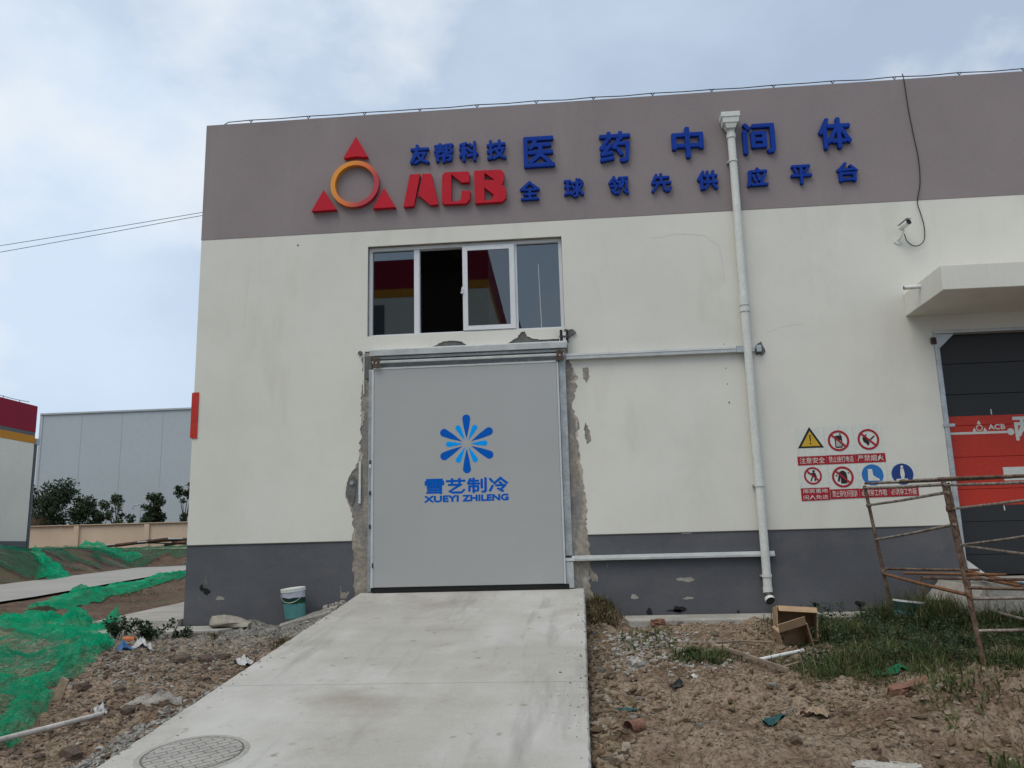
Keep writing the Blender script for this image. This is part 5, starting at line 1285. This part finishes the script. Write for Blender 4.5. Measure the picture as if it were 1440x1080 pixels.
# ================================================================== grass and weeds
def blades(name, n, x0, x1, y0, y1, dens, lmin, lmax, mat, label, seed, w=0.006, lfun=None):
    r = np.random.default_rng(seed)
    X = r.uniform(x0, x1, n*3); Y = r.uniform(y0, y1, n*3); k = r.uniform(0, 1, n*3) < dens(X, Y)
    X, Y = X[k][:n], Y[k][:n]; n = len(X)
    L = lmin+(lmax-lmin)*r.uniform(0, 1, n)**1.6
    if lfun is not None: L = L*lfun(X, Y)
    a = r.uniform(0, 6.28, n); dx, dy = np.cos(a), np.sin(a); lean = r.uniform(0.25, 1.7, n)
    Z = H(X, Y)-0.01; ww = w*r.uniform(0.6, 1.4, n)
    px, py_ = -dy*ww, dx*ww
    def lvl(t, s_):
        bx = X+dx*L*lean*t*t*0.8; by = Y+dy*L*lean*t*t*0.8; bz = Z+L*(t-0.36*lean*t*t)
        return np.stack([bx-px*s_, by-py_*s_, bz], 1), np.stack([bx+px*s_, by+py_*s_, bz], 1)
    a0, b0 = lvl(0, 1); a1, b1 = lvl(0.5, 0.85); t2_, _ = lvl(1.0, 0)
    P_ = np.stack([a0, b0, b1, a1, t2_], 1).reshape(-1, 3)
    base = 5*np.arange(n)
    F_ = [(i, i+1, i+2, i+3) for i in base.tolist()]+[(i+3, i+2, i+4) for i in base.tolist()]
    o = build(name, (P_, F_), mat); tag(o, label, kind='stuff'); return o
def gd(X, Y):
    left = 1.75+0.18*(Y+3.7)+0.25*fbm(X*2, Y*2, 44)
    front = -3.75+0.35*sstep(1.8, 3.0, X)+0.35*fbm(X*2, Y*3, 45)
    g_ = sstep(left-0.35, left+0.5, X)**1.5*sstep(front-0.45, front+0.55, Y)**1.5
    g_ = g_*(0.45+0.55*(fbm(X*1.8, Y*1.8, 46) > -0.25))*sstep(-0.45, -0.75, Y)
    g_ = g_*(1-((X > 4.3) & (Y > -1.4)))
    return g_
tallf = lambda X, Y: np.maximum(0.25, 0.7+1.0*sstep(3.0, 3.6, X)*sstep(-2.2, -1.2, Y)+1.3*fbm(X*2.2, Y*2.2, 48))
blades('grass', 80000, 1.6, 7.2, -4.3, -0.45, gd, 0.04, 0.24, 'grass', 'green weedy grass round the scaffold and boxes', 61, 0.0042, tallf)
blades('grass', 1600, 0.75, 1.45, -3.0, -2.3, lambda X, Y: np.exp(-((X-1.05)/0.22)**2-((Y+2.72)/0.2)**2), 0.04, 0.15, 'grass', 'small grass tuft beside the wooden strip', 62)
blades('grass', 700, 0.35, 0.9, -2.4, -1.2, lambda X, Y: 0.5*np.ones_like(X), 0.03, 0.10, 'grass', 'sparse grass on the rubble heap', 63)
blades('grass', 1700, 2.2, 3.6, -6.4, -3.6, lambda X, Y: np.exp(-((X-2.55-0.35*(Y+5))/0.35)**2)*(fbm(X*2.5, Y*2.5, 49) > 0.05), 0.05, 0.18, 'grass', 'straggling weeds at the right edge of the sandy mound', 64)
blades('dry_weeds', 900, 0.0, 0.5, -0.9, -0.05, lambda X, Y: np.exp(-((X-0.15)/0.18)**2), 0.06, 0.2, 'dry_weed', 'dry brown weeds where the ramp meets the wall', 65)
blades('dry_weeds', 700, -3.6, -3.05, -2.2, -1.5, lambda X, Y: np.exp(-((X+3.28)/0.14)**2-((Y+1.75)/0.14)**2), 0.04, 0.12, 'dry_weed', 'dry brown tuft beside the left edge of the ramp', 66)
blades('dry_weeds', 500, -4.9, -4.2, -1.2, -0.7, lambda X, Y: np.exp(-((X+4.5)/0.12)**2-((Y+0.9)/0.1)**2), 0.03, 0.10, 'dry_weed', 'small olive weed tuft in front of the sack', 67)
blades('dry_weeds', 1500, 2.0, 4.4, -6.6, -3.9, lambda X, Y: sstep(2.3, 3.2, X+0.3*(Y+6)), 0.05, 0.22, 'dry_weed', 'dry stalks at the lower right corner', 68, 0.004)
for (x0_, x1_, y0_, y1_, n_, s_) in ((-13, -7.5, 1.2, 14, 2600, 71),):
    blades('grass', n_, x0_, x1_, y0_, y1_, lambda X, Y: sstep(-0.3, -1.2, road_u(X, Y))*(fbm(X*0.8, Y*0.8, 52) > 0.12)*0.8, 0.04, 0.14, 'grass', 'thin grass on the strip of soil by the lane', s_, 0.008)

blades('grass', 9000, 1.7, 7.0, -4.2, -0.5, gd, 0.05, 0.30, 'dry_weed', 'dead stems standing among the green grass', 72, 0.003, tallf)
def leaves(centres, radii, n, size, seed, hollow=0.35):
    r = np.random.default_rng(seed); cen = np.array(centres); rad = np.array(radii)
    idx = r.choice(len(cen), n, p=(rad.prod(1)/rad.prod(1).sum()))
    d = r.standard_normal((n, 3)); d /= np.linalg.norm(d, axis=1)[:, None]
    P_ = cen[idx]+d*rad[idx]*(hollow+(1-hollow)*r.uniform(0, 1, (n, 1))**0.5)
    a = r.standard_normal((n, 3)); a /= np.linalg.norm(a, axis=1)[:, None]
    b = np.cross(a, r.standard_normal((n, 3))); b /= np.linalg.norm(b, axis=1)[:, None]
    s_ = size*r.uniform(0.6, 1.4, (n, 1))
    V_ = np.stack([P_-a*s_, P_-b*s_*0.45, P_+a*s_, P_+b*s_*0.45], 1).reshape(-1, 3)
    return V_, [(4*i, 4*i+1, 4*i+2, 4*i+3) for i in range(n)]
def weed_plant(x, y, h, spread, label, seed, n=560):
    z_ = Hs(x, y); e = empty('weed_plant', (x, y, z_), label, 'weed', 'leafy weeds in front of the left apron')
    r = random.Random(seed); m_ = MB(); cs = []; rs = []
    for k in range(9):
        a = r.uniform(0, 6.28); l = h*r.uniform(0.5, 1.0); q = (x+spread*r.uniform(0.2, 1)*math.cos(a), y+0.5*spread*math.sin(a), z_+l)
        m_.tube([(x+0.05*math.cos(a), y, z_-0.02), ((x+q[0])/2, (y+q[1])/2, z_+l*0.6), q], [0.005, 0.004, 0.002], 5)
        for t in (0.5, 0.75, 1.0):
            cs.append((x+(q[0]-x)*t, y+(q[1]-y)*t, z_+l*t)); rs.append((0.055, 0.05, 0.04))
    build('stems', m_, 'bark', e); build('foliage', leaves(cs, rs, n, 0.022, seed, 0.1), 'leaf', e)
def broadleaf(n, seed):
    r = np.random.default_rng(seed); X = r.uniform(1.8, 6.0, n*4); Y = r.uniform(-4.0, -0.6, n*4); k = (r.uniform(0, 1, n*4) < gd(X, Y)*0.8*(fbm(X*2, Y*2, 55) > 0)); X, Y = X[k][:n], Y[k][:n]
    hh = r.uniform(0.04, 0.16, len(X)); return leaves(np.stack([X, Y, H(X, Y)+hh], 1), np.stack([0.07+0*X, 0.07+0*X, hh*0.8], 1), 9000, 0.016, seed, 0.0)
tag(build('broadleaf_weeds', broadleaf(420, 91), 'leaf_pale'), 'low broad-leaved weeds growing through the grass', kind='stuff')
weed_plant(-5.62, -1.02, 0.26, 0.22, 'taller leafy weed at the left end of the apron', 5)
weed_plant(-5.2, -1.08, 0.26, 0.34, 'leafy weed in the middle of the row by the apron', 6, 700)
weed_plant(-4.82, -1.15, 0.15, 0.26, 'low leafy weed at the right end of the row', 7, 260)

# ================================================================== green debris netting
def poly_mask(poly):
    P_ = np.array(poly)
    def f(X, Y):
        ins = np.zeros(X.shape, bool); j = len(P_)-1
        for i in range(len(P_)):
            xi, yi = P_[i]; xj, yj = P_[j]
            c = ((yi > Y) != (yj > Y)) & (X < (xj-xi)*(Y-yi)/(yj-yi+1e-9)+xi)
            ins ^= c; j = i
        return ins
    return f
N1 = empty('debris_net', (-6, -2, 0), 'big sheet of green debris netting spread over rubble at the lower left', 'netting')
sheet = [(-9.6, -6.0), (-4.02, -6.0), (-3.85, -5.35), (-4.28, -4.5), (-4.58, -3.95), (-4.76, -3.2), (-5.22, -2.05), (-5.7, -1.45), (-6.3, -0.8), (-9.6, -0.6)]
def netz(X, Y):
    w1 = np.abs(fbm(X*1.5+Y*0.9, Y*1.1-X*0.4, 80, 4)); w2 = np.abs(fbm(X*5, Y*4, 83, 3))
    return H(X, Y)+0.03+0.26*w1+0.09*w2
build('sheet', grid(-9.6, -3.8, -6.1, -0.5, 0.04, netz, lambda X, Y: poly_mask(sheet)(X+0.10*fbm(X*3, Y*3, 85), Y+0.10*fbm(X*3, Y*3, 86))), 'net_sheer', N1, smooth=True)
def fold(path, widths, h, seed, mat, parent, nm='fold', n=18, follow=True, ridge=2.5, u_n=22):
    """bunched ribbon of netting lying along a path"""
    pts = smooth_path([(a, b, 0) for a, b in path], n); m_ = MB(); v = []; f = []
    L_n = len(pts); sd = seed*1.7
    P_ = np.array([tuple(q) for q in pts]); T_ = np.gradient(P_, axis=0); T_ /= np.linalg.norm(T_, axis=1)[:, None]
    s_ = np.linspace(0, 1, L_n)[:, None]; u = np.linspace(-1, 1, u_n+1)[None, :]; S_, U = np.broadcast_arrays(s_, u)
    wd = np.interp(s_[:, 0], np.linspace(0, 1, len(widths)), widths)[:, None]
    off = wd*(U+0.28*fbm(S_*ridge*5+sd, U*2.2, seed, 3))
    QX = P_[:, 0:1]-T_[:, 1:2]*off; QY = P_[:, 1:2]+T_[:, 0:1]*off
    rz = np.abs(fbm(U*4.5+0.6*np.sin(S_*9)+sd, S_*ridge*3, seed+4, 5, 0.6))*1.25
    lobes = np.maximum(0.25, 0.65+0.7*fbm(S_*ridge*3.3+sd, 0.3+0*U, seed+9, 3))
    Z_ = H(QX, QY)+0.015+(1-np.abs(U)**2.2)*h*lobes*(0.65+0.9*rz)+h*0.25*rz
    v = np.stack([QX.ravel(), QY.ravel(), Z_.ravel()], 1)
    for i in range(L_n-1):
        for k in range(u_n):
            a = i*(u_n+1)+k; f.append((a, a+1, a+u_n+2, a+u_n+1))
    return build(nm, (v, f), mat, parent, smooth=True)
fold([(-9.4, -0.9), (-8.2, -0.62), (-7.5, -0.45), (-6.9, -0.32), (-6.45, -0.22), (-6.12, -0.22)], [0.50, 0.48, 0.46, 0.44, 0.36, 0.24], 0.25, 3, 'net_dense', N1)
fold([(-6.6, -0.75), (-6.0, -1.1), (-5.6, -1.6), (-5.25, -2.0)], [0.30, 0.30, 0.22, 0.10], 0.14, 5, 'net_fold', N1)
fold([(-5.5, -1.7), (-5.3, -2.3), (-4.98, -2.9), (-4.85, -3.35), (-5.0, -3.6), (-4.75, -3.85), (-4.55, -4.2), (-4.28, -4.75), (-3.92, -5.45)], [0.14, 0.22, 0.18, 0.13, 0.16, 0.13, 0.14, 0.12, 0.09], 0.10, 8, 'net_fold', N1, n=14)
fold([(-6.9, -1.9), (-6.2, -2.3), (-5.6, -2.6), (-5.1, -2.7)], [0.25, 0.2, 0.16, 0.1], 0.07, 12, 'net_sheer', N1)
fold([(-5.2, -3.55), (-5.6, -3.45), (-6.2, -3.3)], [0.10, 0.13, 0.13], 0.06, 14, 'net_fold', N1)
# roll of netting along the near side of the lane
N2 = empty('debris_net', (-10.5, 8, 0.1), 'long bunched strip of bright green netting beside the lane', 'netting')
fold([(-8.6, 1.9), (-9.05, 3.0), (-9.9, 5.4), (-10.8, 8.2), (-11.7, 11.2), (-12.8, 15.0), (-14.0, 19.5), (-15.2, 24)], [0.2, 0.3, 0.36, 0.48, 0.36, 0.4, 0.45, 0.4], 0.17, 18, 'net_dense', N2, n=10, u_n=12)
# netting on the bank behind the lane
N3 = empty('debris_net', (-19, 14, 0.8), 'dull green netting covering the earth bank beyond the lane', 'netting')
def bank_keep(X, Y):
    u = road_u(X, Y)+0.5*fbm(X*0.6, Y*0.6, 91)
    bare = (np.abs(fbm(X*0.25+3, Y*0.2, 93)) < 0.08)
    return ((u > 3.5) | (Y > 25.2)) & (Y < 30.8) & (X > -26) & (~bare) & ((u < 10.5) | (Y > 18))
build('sheet', grid(-27, -9, 2, 31, 0.16, lambda X, Y: H(X, Y)+0.05+0.25*np.abs(fbm(X*1.1, Y*1.1, 95, 4)), bank_keep), 'net_far', N3, smooth=True)
fold([(-19.6, 18.0), (-18.6, 17.2), (-17.6, 16.2), (-16.9, 15.0), (-16.2, 13.2)], [0.2, 0.4, 0.45, 0.4, 0.2], 0.3, 22, 'net_dense', N3, n=10, u_n=10)
fold([(-23.5, 27.5), (-22.5, 26.5), (-21.6, 26), (-20.6, 27)], [0.4, 0.7, 0.6, 0.4], 0.35, 24, 'net_fold', N3, n=10, u_n=10)

# ================================================================== background on the left
WL = empty('boundary_wall', (-22, 32, 1.1), 'low beige boundary wall with flat pilasters behind the earth bank', 'wall')
build('wall_panel', MB().box(-40, 8, 32.0, 32.22, -0.2, 2.56), 'beige_wall', WL)
for xp in (-35.5, -31.3, -26.9, -23.0, -18.8, -14.6, -10.4): build('pilaster', MB().box(xp-0.14, xp+0.14, 31.90, 31.999, -0.2, 2.54), 'beige_wall', WL)
build('coping', MB().box(-40, 8, 31.88, 32.3, 2.561, 2.60), 'beige_wall', WL)
GW = empty('grey_warehouse', (-20, 55, 1), 'large plain grey warehouse filling the background on the left', 'building')
build('wall', MB().box(-38.3, 40, 45.0, 75, -1, 10.95), 'grey_clad', GW)
build('roof_trim', MB().box(-38.4, 40.1, 44.9, 75.1, 10.951, 11.07), 'clad_trim', GW)
for k in range(1, 14): build('cladding_joint', MB().box(-38.3+k*3.0, -38.27+k*3.0, 44.985, 44.999, -1, 10.9), 'clad_trim', GW)
build('corner_trim', MB().box(-38.42, -38.2, 44.96, 44.999, -1, 10.95), 'clad_trim', GW)
LB = empty('red_band_building', (-27, 14, 1), 'white building with red and orange bands at the far left', 'building')
bx = -22.82
build('plinth', MB().box(-36, bx+0.01, -4, 22.0, -0.5, 1.60), 'b_plinth', LB); build('wall', MB().box(-36, bx, -4, 22.0, 1.601, 5.63), 'b_white', LB)
build('orange_band', MB().box(-36, bx+0.01, -4.01, 22.01, 5.631, 5.95), 'b_orange', LB); build('grey_band', MB().box(-36, bx+0.005, -4, 22.0, 5.951, 6.10), 'b_plinth', LB); build('red_band', MB().box(-36, bx+0.01, -4.01, 22.01, 6.101, 7.22), 'b_red', LB)
build('downpipe', MB().tube([(bx-0.02, 22.12, 1.0), (bx-0.02, 22.12, 5.6)], 0.07, 10), 'b_plinth', LB); build('hopper', MB().box(bx-0.13, bx+0.09, 22.02, 22.24, 5.6, 5.85), 'grey_clad', LB)
build('roof_wire', MB().tube([(bx-0.1, y_, 7.32+0.03*math.sin(y_*3)) for y_ in np.arange(-4, 22, 0.8)], 0.012, 5), 'steel_dark', LB)
for y_ in np.arange(10, 22, 1.0): build('wire_support', MB().tube([(bx-0.1, y_, 7.2), (bx-0.1, y_, 7.34)], 0.014, 5), 'steel_dark', LB)
def shrub(name, label, x, y, h, w, seed, n, mat='leaf', clumps=10, open_=False, size=0.09):
    x = x*1.033; z_ = 1.5; e = empty(name, (x, y, z_), label, 'tree', 'shrubs behind the beige wall')
    r = random.Random(seed); m_ = MB(); cs = []; rs = []
    for k in range(clumps):
        a = r.uniform(0, 6.28); rr_ = r.uniform(0.15, 1)*w/2; zz = z_+h*r.uniform(0.35, 0.98)
        q = (x+rr_*math.cos(a), y+rr_*math.sin(a)*0.8, zz)
        m_.tube([(x+r.uniform(-.06, .06), y, z_), (x+(q[0]-x)*0.35, y, z_+(zz-z_)*0.5), q], [0.05, 0.03, 0.012], 6)
        cs.append(q); s_ = r.uniform(0.16, 0.30)*min(w, h)*(0.55 if open_ else 1); rs.append((s_, s_, s_*r.uniform(0.8, 1.3)))
    build('trunk', m_, 'bark', e); build('crown', leaves(cs, rs, n, size, seed, 0.05), mat, e)
shrub('broad_tree', 'broad dark tree with spreading crown behind the beige wall', -28.6, 33.4, 3.4, 2.6, 1, 5200, 'leaf', 24)
shrub('shrub', 'low ragged shrub right of the broad dark tree', -26.6, 33.4, 2.4, 1.7, 2, 2200, 'leaf', 13)
shrub('shrub', 'airy pale shrub in the middle behind the beige wall', -24.7, 33.4, 2.75, 1.7, 3, 900, 'leaf_pale', 14, True)
shrub('shrub', 'dense rounded shrub right of the bent pipe', -22.75, 33.4, 2.7, 1.35, 4, 3400, 'leaf', 18)
shrub('shrub', 'shrub half hidden by the corner of the near building', -20.95, 33.4, 3.3, 1.1, 5, 1000, 'leaf', 9)
shrub('shrub', 'small drooping shrub between the ragged and the airy one', -25.7, 33.4, 1.8, 1.2, 6, 900, 'leaf', 6)
tag(build('vent_pipe', MB().tube(smooth_path([(-24.35, 32.8, 3.35), (-24.28, 32.8, 3.55), (-24.08, 32.8, 3.60), (-23.92, 32.8, 3.42), (-23.9, 32.8, 1.2)]), 0.035, 8), 'grey_clad', loc=(-23.9, 32.8, 1.2), smooth=True), 'bent grey vent pipe behind the beige wall', 'pipe')
tag(build('brown_tank', MB().lathe((-29.6, 33.0, 1.2), [(0.45, 0), (0.55, 1.2), (0.56, 1.7), (0.40, 1.95), (0.10, 2.0)], 16), 'rust_brown', loc=(-29.2, 33, 1.2), smooth=True), 'brown tank behind the beige wall at the far left', 'tank')
for k in range(9):
    r = random.Random(k+30); x_ = -22.6+0.42*k
    m_ = MB().tube([(x_-1.2, 29.6+r.uniform(-.8, .6), 1.34+r.uniform(0, .34)), (x_+1.3, 29.6+r.uniform(-.8, .6), 1.32+r.uniform(0, .38))], 0.04+0.025*(k % 3), 6)
    tag(build('steel_bar', m_, 'rebar' if k % 3 else 'clad_trim', loc=(x_, 29.6, 1.2)), 'pale bar in the pile of bars before the beige wall' if k % 3 == 0 else 'rusty bar in the pile of bars before the beige wall', 'bar', 'pile of bars before the beige wall')
# power lines and their poles (the poles stand out of the picture)
for k, (za, zb) in enumerate(((13.6, 14.65), (13.31, 14.5))):
    pts = []
    for t in np.linspace(0, 1, 24):
        x_ = -44+t*50; zz = 14.65 + (x_+15.06)*0.117 + 0.0022*((x_+15)**2)*0.35 - (0.13+0.006*max(0, -15-x_)*3)*k
        pts.append((x_, 20, zz))
    tag(build('power_line', MB().tube(pts, 0.012, 5), 'cable', loc=(-19, 20, 14)), ('upper' if k == 0 else 'lower')+' of two thin power lines crossing the sky at left', 'cable', 'power lines')
PL = empty('power_pole', (6.05, 20.6, 0), 'concrete power pole behind the building', 'pole'); build('shaft', MB().tube([(6.05, 20.6, -1), (6.05, 20.6, 17.8)], [0.18, 0.11], 12), 'pole', PL); build('crossarm', MB().box(5.95, 6.15, 19.6, 21.2, 17.2, 17.3), 'galv', PL)
PL = empty('power_pole', (-44, 20.6, 0), 'concrete power pole far to the left', 'pole'); build('shaft', MB().tube([(-44, 20.6, -1), (-44, 20.6, 13.2)], [0.18, 0.11], 12), 'pole', PL); build('crossarm', MB().box(-44.1, -43.9, 19.6, 21.2, 12.2, 12.3), 'galv', PL)
# building opposite, seen only as the reflection in the window
OB = empty('opposite_building', (-14, -25, -0.9), 'white building with red top band reflected in the window', 'building')
yo = -21.0
build('wall', MB().box(-32, -2.9, -33, yo, -0.95, 11.0), 'b_white', OB); build('orange_band', MB().box(-32.01, -2.89, -33.01, yo+0.02, 11.001, 11.35), 'b_orange', OB); build('red_band', MB().box(-32.01, -2.89, -33.01, yo+0.02, 11.351, 12.6), 'b_red', OB)
for zz in (0.4, 3.6, 6.8, 9.3):
    for k in range(9):
        xa = -30.4+k*3.0
        w_ = build('window', MB().box(xa, xa+1.7, yo-0.05, yo+0.03, zz, zz+1.4), 'b_plinth', OB)
        build('frame', MB().box(xa+0.8, xa+0.9, yo+0.031, yo+0.05, zz, zz+1.4).box(xa-0.05, xa+1.75, yo+0.031, yo+0.06, zz-0.08, zz-0.001), 'upvc', w_)
